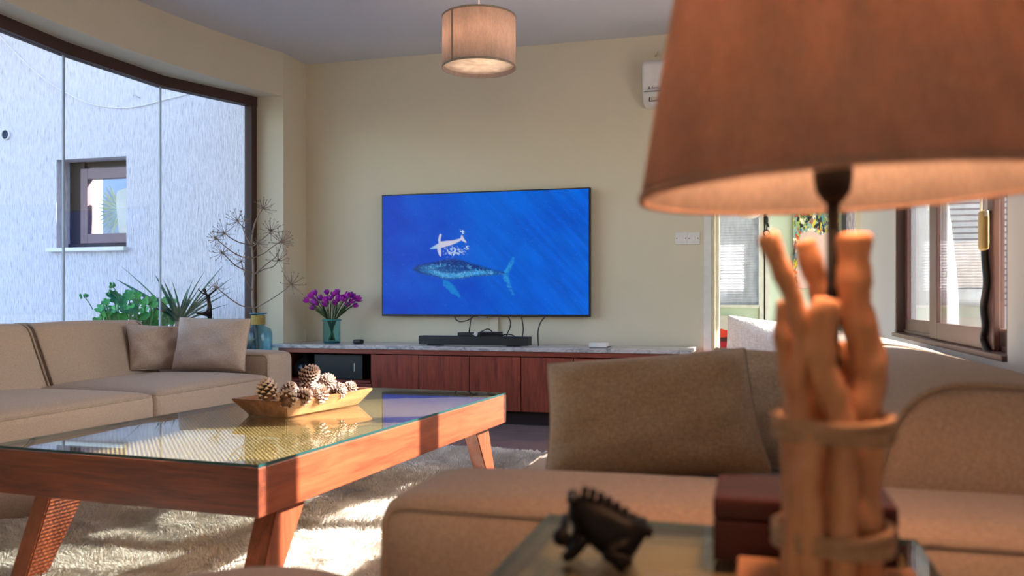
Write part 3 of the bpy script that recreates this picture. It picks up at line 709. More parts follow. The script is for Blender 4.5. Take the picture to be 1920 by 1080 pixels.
# hanging ornament
op = farp(1437, 408)
orn = empty('wall_ornament', (op.x, VF - 0.05, op.z), label='small black hanging bird ornament with a ring on the far pilaster', cat='ornament')
bm = ball((0, 0, -0.03), (0.02, 0.012, 0.045)); ball((-0.004, 0, 0.022), 0.014, bm); tube([(-0.004, 0, 0.028), (-0.03, 0, 0.02)], 0.004, 6, bm=bm); tube([(0.01, 0, -0.06), (0.02, 0, -0.10)], 0.009, 6, bm=bm)
obj('bird', bm, M['black'], orn)
obj('chain', tube([(0.006, 0, -0.07), (0.002, 0, -0.13)], 0.006, 6), M['black'], orn)
obj('ring', tube([(0.03 * math.cos(a), 0, -0.16 + 0.03 * math.sin(a)) for a in [k * math.pi / 10 for k in range(20)]], 0.006, 6, True), M['black'], orn)
# ruffled pendant in the other room
pp = at(1404, 398, 7.7)
rp = empty('ruffled_pendant', (pp.x, pp.y, pp.z - 0.06), label='white ruffled pendant lamp hanging in the room beyond the doorway', cat='lamp')
bm = bmesh.new(); t_ = lathe([(0.001, 0), (0.06, 0.008), (0.10, 0.04), (0.12, 0.09), (0.10, 0.16), (0.04, 0.20)], 40)
for v in t_.verts:
    a = math.atan2(v.co.y, v.co.x); k = 1 + 0.06 * math.sin(a * 10); v.co.x *= k; v.co.y *= k
merge(bm, t_); obj('lamp_shade', bm, M['white_pl'], rp)
obj('cord', tube([(0, 0, 0.20), (0, 0, 2.7 - rp.location.z)], 0.004, 6), M['white_pl'], rp)

# beyond the right window: white louvred wall, a lamp shape with a beige shade
lw = structure('wall_louvred', pieces([(1.02, 3.6, 6.30, 6.45, 0, 2.3)]), M['mauve'])
lv = bmesh.new()
for k in range(46): box(1.06, 3.5, 6.285, 6.30, 0.40 + k * 0.04, 0.428 + k * 0.04, bm=lv)
o_ = obj('louvre_boards', lv, plain('pale_louvre_paint', (0.36, 0.35, 0.35), 0.6), lw); o_['kind'] = 'stuff'
lp_ = at(1817, 568, 5.35)
ol = empty('window_lamp', (lp_.x, lp_.y, 0.0), label='lamp shape with a plain beige shade seen through the sliding window', cat='lamp')
zt, zb = at(1792, 455, 5.35).z, at(1792, 540, 5.35).z
ws = 5.35 / 1600
obj('lamp_shade', lathe([(32 * ws, zt), (56 * ws, zb), (55.2 * ws, zb), (31.2 * ws, zt)], 36, closed=True), plain('beige_shade_cloth', (0.30, 0.235, 0.19), 0.9), ol)
obj('lamp_body', lathe([(0, zb - 0.12), (0.17, zb - 0.12), (0.175, zb - 0.01), (0.02, zb + 0.0), (0.012, zt - 0.02), (0, zt - 0.02)], 28), plain('pale_lamp_body', (0.5, 0.49, 0.47), 0.6), ol)
obj('lamp_plinth', lathe([(0, 0), (0.21, 0), (0.21, zb - 0.12), (0, zb - 0.12)], 28), plain('cream_plinth', (0.34, 0.29, 0.24), 0.8), ol)
# white curved sheet in the left pane
b0 = at(1722, 600, 4.35)
pl = round_poly([(-0.10, 0.0), (0.05, 0.0), (0.07, 0.55), (0.02, 1.0), (-0.10, 1.05)], 0.2, 6)
t_ = bmesh.new(); fa = [t_.verts.new((p[0], 0, p[1])) for p in pl]; fb = [t_.verts.new((p[0], 0.02, p[1])) for p in pl]
t_.faces.new(fa); t_.faces.new(fb[::-1])
for i in range(len(pl)): t_.faces.new((fa[i - 1], fa[i], fb[i], fb[i - 1]))
bmesh.ops.recalc_face_normals(t_, faces=t_.faces[:])
gb = thing_mesh('folded_sunshade', t_, M['white_wall'], (1.0, 5.25, 0.0), 'white curved sunshade sheet standing outside the left sash of the sliding window', 'sunshade')
gb.scale = (1.6, 1.6, 1.55)
# blind cord with its yellow weight, black strip on the sash post
cp = at_u(1844, 432, 0.665)
bc = empty('blind_cord', (cp.x, cp.y, cp.z), label='looped beaded blind cord with a yellow wooden weight at the sliding window', cat='cord')
for dv in (0.028, -0.028):
    obj('cord', tube([(0.0, dv, 0.04), (0, dv * 1.1, 0.5), (0, dv * 1.2, 1.32)], 0.0035, 6), M['white_pl'], bc)
obj('cord_weight', soft_box(0.022, 0.055, 0.12, 0.010, n=6), plain('yellow_wood', (0.62, 0.42, 0.14), 0.5), bc, loc=(0, 0, -0.06))
obj('bracket', box(-0.01, 0.05, -0.045, 0.045, 1.32, 1.35, 0.003), M['white_pl'], bc)
sp_ = [at_u(px, py, 0.704) for px, py in ((1850, 395), (1846, 470), (1850, 530), (1844, 575), (1847, 610), (1843, 635), (1852, 660), (1858, 664))]
c0 = Vector(sp_[-1])
tag(obj('draught_strip', tube([p - c0 for p in smooth_path(sp_, 4)], 0.011, 6), M['black'], loc=c0), 'loose black rubber draught strip hanging down the sash post', 'strip')
rbl = empty('roller_blind', (0.67, 3.72, W2h + 0.03), label='white roller blind drawn a little way down the sliding window, behind the lamp shade', cat='blind')
obj('roller', tube([(0, W2a + 0.03 - 3.72, 0), (0, W2b - 0.03 - 3.72, 0)], 0.026, 14), M['white_pl'], rbl)
obj('blind_cloth', box(-0.024, -0.022, W2a + 0.04 - 3.72, W2b - 0.04 - 3.72, BLIND_Z - W2h - 0.03, 0), M['white_wall'], rbl)
obj('bottom_bar', tube([(-0.023, W2a + 0.04 - 3.72, BLIND_Z - W2h - 0.03), (-0.023, W2b - 0.04 - 3.72, BLIND_Z - W2h - 0.03)], 0.009, 8), M['white_pl'], rbl)

# ================================================================== RUG
RX0, RX1, RY0, RY1 = -2.62, -0.50, 0.75, 4.46
def rug_h(x, y):
    a = 0.040 * fbm(x * 2.1 + 40, y * 3.0 + 40, 51, 3) + 0.040 * np.abs(np.sin(3.2 * y + 1.5 * x + 4 * vnoise(x * 1.3 + 9, y * 1.3 + 9, 52)))
    return 0.004 + a
rug = empty('shaggy_rug', ((RX0 + RX1) / 2, (RY0 + RY1) / 2, 0), label='thick cream wool shag rug under the wooden coffee table', cat='rug')
gx, gy = np.meshgrid(np.linspace(RX0, RX1, 90), np.linspace(RY0, RY1, 150))
gz = rug_h(gx, gy); ed = np.minimum(np.minimum(gx - RX0, RX1 - gx), np.minimum(gy - RY0, RY1 - gy)); gz = gz * np.clip(ed / 0.05, 0.12, 1)
V = np.stack([gx.ravel() - rug.location.x, gy.ravel() - rug.location.y, gz.ravel()], 1)
ii = np.arange(90 * 149).reshape(149, 90)[:, :-1].ravel()
o = obj('rug_base', (V.tolist(), np.stack([ii, ii + 1, ii + 91, ii + 90], 1).tolist()), M['wool'], rug, smooth=True)
rs = np.random.RandomState(7); NB = 230000
px_ = rs.uniform(RX0, RX1, NB); py_ = RY0 + (RY1 - RY0) * rs.rand(NB) ** 1.25
clx, cly = vnoise(px_ * 16 + 5, py_ * 16 + 5, 61) - 0.5, vnoise(px_ * 16 + 5, py_ * 16 + 5, 62) - 0.5
L_ = rs.uniform(0.022, 0.042, NB); an = rs.uniform(0, 6.283, NB); lean = rs.uniform(0.2, 0.9, NB)
dx = clx * 2.2 + 0.5 * np.cos(an) * lean + 0.25; dy = cly * 2.2 + 0.5 * np.sin(an) * lean - 0.3
base = np.stack([px_ - rug.location.x, py_ - rug.location.y, rug_h(px_, py_) * np.clip(np.minimum(np.minimum(px_ - RX0, RX1 - px_), np.minimum(py_ - RY0, RY1 - py_)) / 0.05, 0.12, 1) - 0.003], 1)
wv = np.stack([-np.sin(an), np.cos(an), np.zeros(NB)], 1) * 0.0019
mid = base + np.stack([dx * L_ * 0.35, dy * L_ * 0.35, L_ * 0.55], 1); tip = base + np.stack([dx * L_ * 1.1, dy * L_ * 1.1, L_ * 0.72], 1)
VV = np.stack([base - wv, base + wv, mid + wv * 0.8, mid - wv * 0.8, tip], 1).reshape(-1, 3).astype(np.float32)
me = bpy.data.meshes.new('pile'); me.vertices.add(len(VV)); me.vertices.foreach_set('co', VV.ravel())
k5 = (np.arange(NB) * 5)[:, None]; li = np.concatenate([k5 + np.array([[0, 1, 2, 3]]), k5 + np.array([[3, 2, 4]])], 1).astype(np.int32).ravel()
me.loops.add(len(li)); me.loops.foreach_set('vertex_index', li); me.polygons.add(NB * 2)
st = np.stack([np.arange(NB) * 7, np.arange(NB) * 7 + 4], 1).ravel().astype(np.int32); me.polygons.foreach_set('loop_start', st)
me.polygons.foreach_set('loop_total', np.tile(np.array([4, 3], np.int32), NB)); me.update(calc_edges=True)
me.materials.append(M['wool']); o = obj('pile', me, None, rug); o['kind'] = 'stuff'
ts_me = None; rnd = random.Random(3)
for k in range(64):
    x = RX0 + 0.02 + k * (RX1 - RX0 - 0.04) / 63
    if ts_me is None:
        bm = bmesh.new()
        for q in range(7):
            a = rnd.uniform(-0.5, 0.5); r = rnd.uniform(0.03, 0.055)
            tube([(rnd.uniform(-.006, .006), 0, 0.016), (math.sin(a) * r * 0.5, r * 0.5, 0.014 + rnd.uniform(0, .016)), (math.sin(a) * r, r, 0.008 + rnd.uniform(0, 0.012))], [0.006, 0.005, 0.002], 5, bm=bm)
        o = obj('tassel', bm, M['wool'], rug); ts_me = o.data
    else: o = obj('tassel', ts_me, None, rug)
    o.location = (x - rug.location.x, RY1 - 0.01 - rug.location.y, 0); o.rotation_euler = (0, 0, rnd.uniform(-0.5, 0.5)); o.scale = (rnd.uniform(1.3, 1.9),) * 3

# ================================================================== COFFEE TABLE
TR = math.radians(-3.6)
ct = empty('coffee_table', (-1.567, 2.785, 0), TR, 'long red-brown wooden coffee table with splayed legs, woven cane top and glass sheet', 'table')
TL, TW, TT = 0.904, 0.45, 0.45            # half length, half width, height
ap0, ap1 = TT - 0.132, TT - 0.008
for s in (-1, 1):
    obj('side_apron', box(s * TW - (0.035 if s > 0 else 0), s * TW + (0.035 if s < 0 else 0), -TL + 0.036, TL - 0.036, ap0, ap1, 0.003), M['table_y'], ct)
    obj('end_apron', box(-TW, TW, s * TL - (0.035 if s > 0 else -0.0), s * TL + (0.035 if s < 0 else 0), ap0, ap1, 0.003), M['table_x'], ct)
obj('cane_panel', box(-TW + 0.034, TW - 0.034, -TL + 0.034, TL - 0.034, ap1 - 0.016, ap1 - 0.004), M['cane'], ct, label='woven golden cane panel')
obj('glass_top', box(-TW + 0.002, TW - 0.002, -TL + 0.002, TL - 0.002, ap1 + 0.0005, TT, 0), [M['glass_table'], M['glass_edge']], ct, label='clear glass sheet with green edge')
g_ = children(ct)[-1]
for p in g_.data.polygons: p.material_index = 0 if abs(p.normal.z) > 0.9 else 1
def leg(sx, sy):
    x0 = sx * (TW - 0.037) - (0.062 if sx > 0 else 0); x1 = x0 + 0.062
    t = bmesh.new(); top = [0.13, 0.275]; bot = [0.015, 0.085]
    prof = [(sy * (TL - top[0]), ap1 - 0.02), (sy * (TL - top[1]), ap1 - 0.02), (sy * (TL - top[1]), ap0), (sy * (TL - bot[1]), 0.025), (sy * (TL - bot[0]), 0.025), (sy * (TL - top[0]), ap0)]
    a = [t.verts.new((x0, p[0], p[1])) for p in prof]; b = [t.verts.new((x1, p[0], p[1])) for p in prof]
    t.faces.new(a); t.faces.new(b[::-1])
    for i in range(6): t.faces.new((a[i - 1], a[i], b[i], b[i - 1]))
    bmesh.ops.recalc_face_normals(t, faces=t.faces[:]); bmesh.ops.bevel(t, geom=t.edges[:], offset=0.004, segments=2, affect='EDGES')
    return t
for sx in (-1, 1):
    for sy in (-1, 1): obj('leg', leg(sx, sy), M['table_z'], ct)

# tray of pine cones
tray = empty('wooden_tray', (-1.615, 2.87, TT), math.radians(-9.5), 'long shallow wooden tray with flared sides holding pine cones on the coffee table', 'tray')
def tray_bm(L, W, l, w, h, th):
    t = bmesh.new()
    def rect(a, b, z): return [t.verts.new((sx * a / 2, sy * b / 2, z)) for sx, sy in ((-1, -1), (1, -1), (1, 1), (-1, 1))]
    o0, o1 = rect(w, l, 0), rect(W, L, h); i1, i0 = rect(W - 2 * th, L - 2.6 * th, h), rect(w - th, l - th, th * 1.1)
    t.faces.new(o0[::-1]); t.faces.new(i0)
    for A_, C_ in ((o0, o1), (o1, i1), (i1, i0)):
        for k in range(4): t.faces.new((A_[k], A_[(k + 1) % 4], C_[(k + 1) % 4], C_[k]))
    bmesh.ops.recalc_face_normals(t, faces=t.faces[:]); bmesh.ops.bevel(t, geom=t.edges[:], offset=0.004, segments=2, affect='EDGES'); return t
obj('tray_body', tray_bm(0.53, 0.25, 0.42, 0.17, 0.062, 0.016), M['tray'], tray)
M['cone_d'] = plain('cone_scale', (0.14, 0.060, 0.036), 0.75, var=0.3, scale=60)
M['cone_t'] = plain('cone_scale_tip', (0.66, 0.50, 0.43), 0.75, var=0.25, scale=60)
def cone_bm(R, H, n=130, seed=0, open_=1.0):
    rnd = random.Random(seed); bm = bmesh.new()
    t = lathe([(0, 0), (R * 0.42, H * 0.08), (R * 0.5, H * 0.3), (R * 0.34, H * 0.7), (0, H * 0.95)], 10); merge(bm, t, 0)
    for k in range(n):
        f = (k + 0.5) / n; a = k * 2.39996; z = H * (0.03 + 0.92 * f)
        rad = R * (0.55 + 0.45 * math.sin(math.pi * min(1, f * 1.35 + 0.18))) if f < 0.35 else R * (1.0 - ((f - 0.35) / 0.65) ** 1.5 * 0.85)
        r0 = rad * 0.3; tilt = 0.15 + 0.9 * f; s = R * 0.29 * (0.7 + 0.5 * math.sin(math.pi * f))
        t = bmesh.new()
        P = [(r0, -s * .4, 0), (r0, s * .4, 0), (rad * 0.82, s * .75, 0), (rad * 1.10, 0, s * 0.42), (rad * 0.82, -s * .75, 0), (rad * 0.80, 0, s * 0.55)]
        vs = [t.verts.new(p) for p in P]; m = 0
        f1 = t.faces.new((vs[0], vs[1], vs[2], vs[5], vs[4])); f2 = t.faces.new((vs[4], vs[5], vs[3])); f3 = t.faces.new((vs[5], vs[2], vs[3])); f4 = t.faces.new((vs[4], vs[3], vs[2]))
        f2.material_index = f3.material_index = f4.material_index = 1
        xform(t, Matrix.Rotation(a, 4, 'Z') @ Matrix.Translation((0, 0, z)) @ Matrix.Rotation(-tilt * 0.8 * open_, 4, 'Y'))
        me = bpy.data.meshes.new('tmp'); t.to_mesh(me); t.free(); bm.from_mesh(me); bpy.data.meshes.remove(me)
    return bm
cmeshes = []
for k, (R, H) in enumerate(((0.040, 0.075), (0.046, 0.095), (0.034, 0.062))):
    o = obj('pine_cone', cone_bm(R, H, (74, 96, 58)[k], k), [M['cone_d'], M['cone_t']]); cmeshes.append(o.data); COL.objects.unlink(o); bpy.data.objects.remove(o)
cones = [ # mesh, px, py (centre), depth, tilt axes, label
    (0, 501, 733, 2.92, (-0.2, -0.1, 0.3), 'pale upright pine cone at the left end of the tray', 1.05),
    (2, 541, 733, 3.06, (0.3, 0.5, 1.0), 'small pine cone with pink lit tip behind the tray front rim', 1.0),
    (2, 540, 748, 2.93, (-1.1, 0.1, 0.2), 'pine cone lying point to the camera behind the front tray corner', 1.05),
    (0, 566, 744, 3.02, (-0.4, 1.2, 0.5), 'dark shaded pine cone low in the middle of the tray', 0.9),
    (1, 580, 703, 3.12, (0.25, 0.85, 0.2), 'largest brown pine cone resting on top of the pile', 0.86),
    (0, 612, 718, 3.20, (0.2, 1.2, -0.6), 'pine cone right of the topmost one, its base to the camera', 1.0),
    (0, 598, 738, 3.10, (1.2, 0.4, 0.3), 'greyish shaded pine cone under the topmost one', 1.0),
    (2, 634, 733, 3.22, (1.3, 0.2, 0.9), 'white tipped pine cone near the right end of the tray', 1.05),
    (2, 656, 729, 3.30, (0.8, 1.0, 0.0), 'rightmost pine cone against the far end of the tray', 0.95),
    (2, 578, 728, 3.14, (-0.8, 0.4, 0.6), 'orange brown pine cone just below the topmost one', 1.1)]
for mi_, px, py, Z, rot, lab, sc in cones:
    p = at(px, py, Z); E = Euler(rot).to_matrix(); H = (0.075, 0.095, 0.062)[mi_] * sc; off = E @ Vector((0, 0, H * 0.45)); p = p - off
    o = obj('pine_cone', cmeshes[mi_], None, loc=p, rot=rot); o.scale = (sc,) * 3; tag(o, lab, 'pine cone', 'pine cones in the wooden tray')

# ================================================================== SOFAS
def sofa(name, loc, rz, L, D, arm_w, arm_h, seat_h, back, label, ncush=2, back_span=None, crown=0.03):
    """local x along the sofa, y from the front to the back, z up"""
    r = empty(name, loc, rz, label, 'sofa')
    o = obj('base', soft_box(L - 0.04, D - 0.06, 0.27, 0.03, n=9), M['sofa'], r, loc=(L / 2, D / 2 + 0.02, 0.02))
    for x in (0.1, L - 0.1):
        for y in (0.12, D - 0.1): obj('foot', box(x - 0.03, x + 0.03, y - 0.03, y + 0.03, 0, 0.06, 0.006), M['carcass'], r)
    for x in (arm_w / 2, L - arm_w / 2):
        a = obj('arm', soft_box(arm_w, D, arm_h - 0.02, 0.034, crown=0.012, n=13), M['sofa'], r, loc=(x, D / 2, 0.02))
        for sx in (-1, 1):
            lp = rrect(-D / 2 + 0.012, D / 2 - 0.012, 0.01, arm_h - 0.030, 0.032)
            obj('piping', tube([(sx * (arm_w / 2 - 0.006), p[0], p[1]) for p in lp], 0.0055, 6, True), M['pipe'], a)
    n = ncush; cl = (L - 2 * arm_w) / n; fy = back['seat_y']
    for k in range(n):
        x = arm_w + cl * (k + 0.5); hh = seat_h - 0.27
        c = obj('seat_cushion', soft_box(cl - 0.006, fy + 0.02, hh - crown, 0.035, crown=crown, n=15), M['sofa'], r, loc=(x, fy / 2 - 0.015, 0.27))
        lp = rrect(-cl / 2 + 0.010, cl / 2 - 0.010, -(fy + 0.02) / 2 + 0.007, (fy + 0.02) / 2 - 0.02, 0.035)
        obj('piping', tube([(p[0], p[1], hh - crown - 0.012) for p in lp], 0.006, 6, True), M['pipe'], c)
        obj('piping', tube([(p[0], p[1], 0.03) for p in lp], 0.006, 6, True), M['pipe'], c)
    b0, b1 = back_span if back_span else (arm_w, L - arm_w)
    nb = back.get('n', 2); bl = (b1 - b0) / nb; pf = round_poly(back['prof'], back['rad'], 6)
    for k in range(nb):
        x0, x1 = b0 + bl * k + 0.004, b0 + bl * (k + 1) - 0.004
        q = 0.03
        st = [(x0, q), (x0 + q * 0.3, q * 0.35), (x0 + q, 0), (x0 + bl * 0.33, -0.006), (x0 + bl * 0.66, -0.006), (x1 - q, 0), (x1 - q * 0.3, q * 0.35), (x1, q)]
        b = obj('back_panel', loft_x(pf, st), M['sofa'], r)
        cc = Vector((sum(p[0] for p in pf) / len(pf), sum(p[1] for p in pf) / len(pf)))
        for xx in (x0 + 0.012, x1 - 0.012):
            obj('piping', tube([(xx, p[0] + (cc.x - p[0]) * 0.010, p[1] + (cc.y - p[1]) * 0.010) for p in pf], 0.0055, 6, True), M['pipe'], b)
    return r
# left sofa: front looks to +u
LSR = math.radians(90 + 1)
left = sofa('left_sofa', (-2.58, 1.99, 0), LSR, 2.52, 0.88, 0.27, 0.565, 0.475,
            dict(seat_y=0.70, n=2, prof=[(0.62, 0.40), (0.755, 0.725), (0.79, 0.75), (0.865, 0.75), (0.88, 0.40)], rad=[0.01, 0.05, 0.05, 0.05, 0.01]),
            'beige upholstered sofa with piping in front of the curved window', back_span=(0.56, 2.17))
# right sofa: front looks to -u
right = sofa('right_sofa', (-0.53, 4.38, 0), math.radians(-90), 3.24, 1.19, 0.28, 0.565, 0.475,
             dict(seat_y=0.78, n=2, prof=[(0.67, 0.40), (0.765, 0.722), (0.95, 0.724), (1.165, 0.672), (1.19, 0.40)], rad=[0.01, 0.09, 0.08, 0.04, 0.01]),
             'large beige sofa in the right foreground, its back to the right wall', back_span=(0.28, 2.91))
def pillow(loc, rot, W, H, T, seed, label, mat='pillow', wr=0.005, edge='pipe', taper=0.0):
    e = empty('scatter_cushion', loc, 0, label, 'cushion'); e.rotation_euler = rot
    obj('cover', pillow_bm(W, H, T, seed, wr=wr), M[mat], e)
    obj('seam', tube(pillow_edge(W, H), 0.0035, 6, True), M[edge] if edge else M[mat], e)
    for c in children(e):
        for v in c.data.vertices:
            f = v.co.z / H; v.co.x *= 1 - taper * f; v.co.z *= 1 - 0.10 * taper * 5 * (1 - (2 * v.co.x / W) ** 2) * 0
    return e
R_ = math.radians
pillow((-2.90, 4.08, 0.475), (R_(-17), R_(1), R_(12)), 0.42, 0.305, 0.15, 1, 'square beige cushion leaning on the far arm of the left sofa, front of its pair', 'pillow_pale')
pillow((-3.17, 4.05, 0.475), (R_(-20), R_(3), R_(60)), 0.36, 0.265, 0.13, 2, 'smaller creased beige cushion tucked behind the square one on the left sofa', 'pillow_pale', wr=0.008)
pillow((-0.20, 1.84, 0.472), (R_(-18), R_(-5), R_(8)), 0.49, 0.275, 0.20, 3, 'big plump beige cushion behind the near arm of the right sofa', wr=0.006, taper=0.09)
pillow((0.0, 2.03, 0.472), (R_(-24), R_(0), R_(-35)), 0.40, 0.29, 0.16, 4, 'beige cushion with a visible seam leaning on the right sofa back, behind the stick lamp', wr=0.005)
pillow((0.06, 3.96, 0.475), (R_(-14), R_(6), R_(6)), 0.40, 0.31, 0.14, 5, 'white boucle cushion at the far end of the right sofa', 'boucle', 0.004, None)
# near footstool whose round top just enters at the bottom edge
ft = empty('round_footstool', (-0.585, 0.874, 0), 0, 'round beige footstool whose top shows at the bottom edge of the photo', 'footstool')
obj('cushion', lathe([(0, 0.08), (0.19, 0.08), (0.215, 0.12), (0.215, 0.41), (0.20, 0.455), (0.16, 0.492), (0.08, 0.510), (0, 0.513)], 40), M['sofa'], ft)
obj('piping', tube([(0.213 * math.cos(k * math.pi / 20), 0.213 * math.sin(k * math.pi / 20), 0.425) for k in range(40)], 0.006, 6, True), M['pipe'], ft)
obj('plinth', lathe([(0, 0), (0.2, 0), (0.2, 0.08), (0, 0.08)], 32), M['carcass'], ft)

# ================================================================== MEDIA UNITS
VC, CT = 5.70, 0.541              # front plane, height of the stone top
CU = [-3.44, -2.673, -2.306, -1.924, -1.548, -1.178, -0.797, -0.413]
wt = tag(obj('stone_worktop', box(-(3.50 - 0.39) / 2, (3.50 - 0.39) / 2, -0.255, 0.255, 0, 0.028, 0.004), M['marble'], loc=((-3.50 - 0.39) / 2, VC + 0.245, CT - 0.028)), 'long grey and pink marble worktop on the red-brown wall units', 'worktop')
def unit(u0, u1, label, doors, openshelf=False):
    r = empty('media_cabinet', ((u0 + u1) / 2, VC + 0.26, 0), 0, label, 'cabinet', 'red-brown units under the marble worktop')
    z1 = CT - 0.028
    W = lambda nm, m, *b, bev=0.002, parent=r: obj(nm, box(*b, bev), m, parent, r)
    W('plinth', M['carcass'], u0, u1, VC + 0.05, VC + 0.50, 0, 0.095)
    W('top_rail', M['mahog_x'], u0, u1, VC + 0.0, VC + 0.03, z1 - 0.034, z1)
    W('side_panel', M['mahog'], u0, u0 + 0.018, VC + 0.022, VC + 0.50, 0.095, z1 - 0.034); W('side_panel', M['mahog'], u1 - 0.018, u1, VC + 0.022, VC + 0.50, 0.095, z1 - 0.034)
    W('back_panel', M['carcass'], u0 + 0.018, u1 - 0.018, VC + 0.48, VC + 0.50, 0.095, z1 - 0.034); W('bottom_panel', M['carcass'], u0 + 0.018, u1 - 0.018, VC + 0.03, VC + 0.48, 0.095, 0.113)
    if openshelf:
        W('shelf', M['mahog_x'], u0 + 0.018, u1 - 0.018, VC + 0.01, VC + 0.48, 0.262, 0.280)
        W('drawer_front', M['mahog_x'], u0 + 0.004, u1 - 0.004, VC, VC + 0.02, 0.098, 0.258)
    for a, b in doors:
        W('door', M['mahog'], a + 0.003, b - 0.003, VC - 0.002, VC + 0.018, 0.098, z1 - 0.040)
    return r
unit(CU[0], CU[1], 'open fronted cabinet with dark shelf and drawer, left end of the media units', [], True)
unit(CU[1], CU[3], 'two-door red-brown cabinet right next to the open shelf cabinet', [(CU[1], CU[2]), (CU[2], CU[3])])
unit(CU[3], CU[5], 'two-door red-brown cabinet under the right half of the soundbar, behind the coffee table corner', [(CU[3], CU[4]), (CU[4], CU[5])])
unit(CU[5], CU[7], 'two-door red-brown cabinet at the right end of the media units, under the white box', [(CU[5], CU[6]), (CU[6], CU[7])])
tag(obj('subwoofer', box(-0.20, 0.20, -0.15, 0.15, 0, 0.185, 0.006), M['black'], loc=(-2.99, VC + 0.24, 0.28)), 'black box speaker on the open shelf', 'speaker')
obj('speaker_slot', box(0.13, 0.137, -0.153, -0.149, 0.06, 0.12), M['metal'], S.objects['subwoofer'])
o = tag(obj('glass_decanter', lathe([(0, 0), (0.06, 0), (0.095, 0.04), (0.10, 0.08), (0.07, 0.13), (0.025, 0.155), (0.028, 0.18), (0, 0.18)], 28), M['black_gloss'], loc=(-3.30, VC + 0.17, 0.28)), 'dark shiny round jar on the open shelf left of the speaker', 'jar')

# ================================================================== TELEVISION
tu0, tu1, tz0, tz1 = -2.797, -1.146, 0.747, 1.694
tv = empty('television', ((tu0 + tu1) / 2, 6.16, (tz0 + tz1) / 2), 0, 'large flat television on the wall showing two whales in blue sea', 'television')
W_, H_ = tu1 - tu0, tz1 - tz0
obj('housing', box(-W_ / 2, W_ / 2, -0.016, 0.025, -H_ / 2, H_ / 2, 0.003), M['black'], tv)
obj('wall_mount', box(-0.25, 0.25, 0.025, 0.06, -0.2, 0.2), M['black'], tv)
obj('badge', box(-0.035, 0.035, -0.018, -0.004, -H_ / 2 - 0.011, -H_ / 2 + 0.001, 0.001), M['grey'], tv)
def poly_sd(x, y, P):
    P = np.array(P, float); d = np.full(x.shape, 1e9); ins = np.zeros(x.shape, bool); n = len(P)
    for i in range(n):
        a, b = P[i], P[(i + 1) % n]; e = b - a; wx, wy = x - a[0], y - a[1]
        t = np.clip((wx * e[0] + wy * e[1]) / (e @ e + 1e-9), 0, 1); d = np.minimum(d, np.hypot(wx - e[0] * t, wy - e[1] * t))
        c = ((P[i][1] > y) != (P[(i + 1) % n][1] > y)); ins ^= c & (x < (b[0] - a[0]) * (y - a[1]) / (b[1] - a[1] + 1e-12) + a[0])
    return np.where(ins, -d, d)
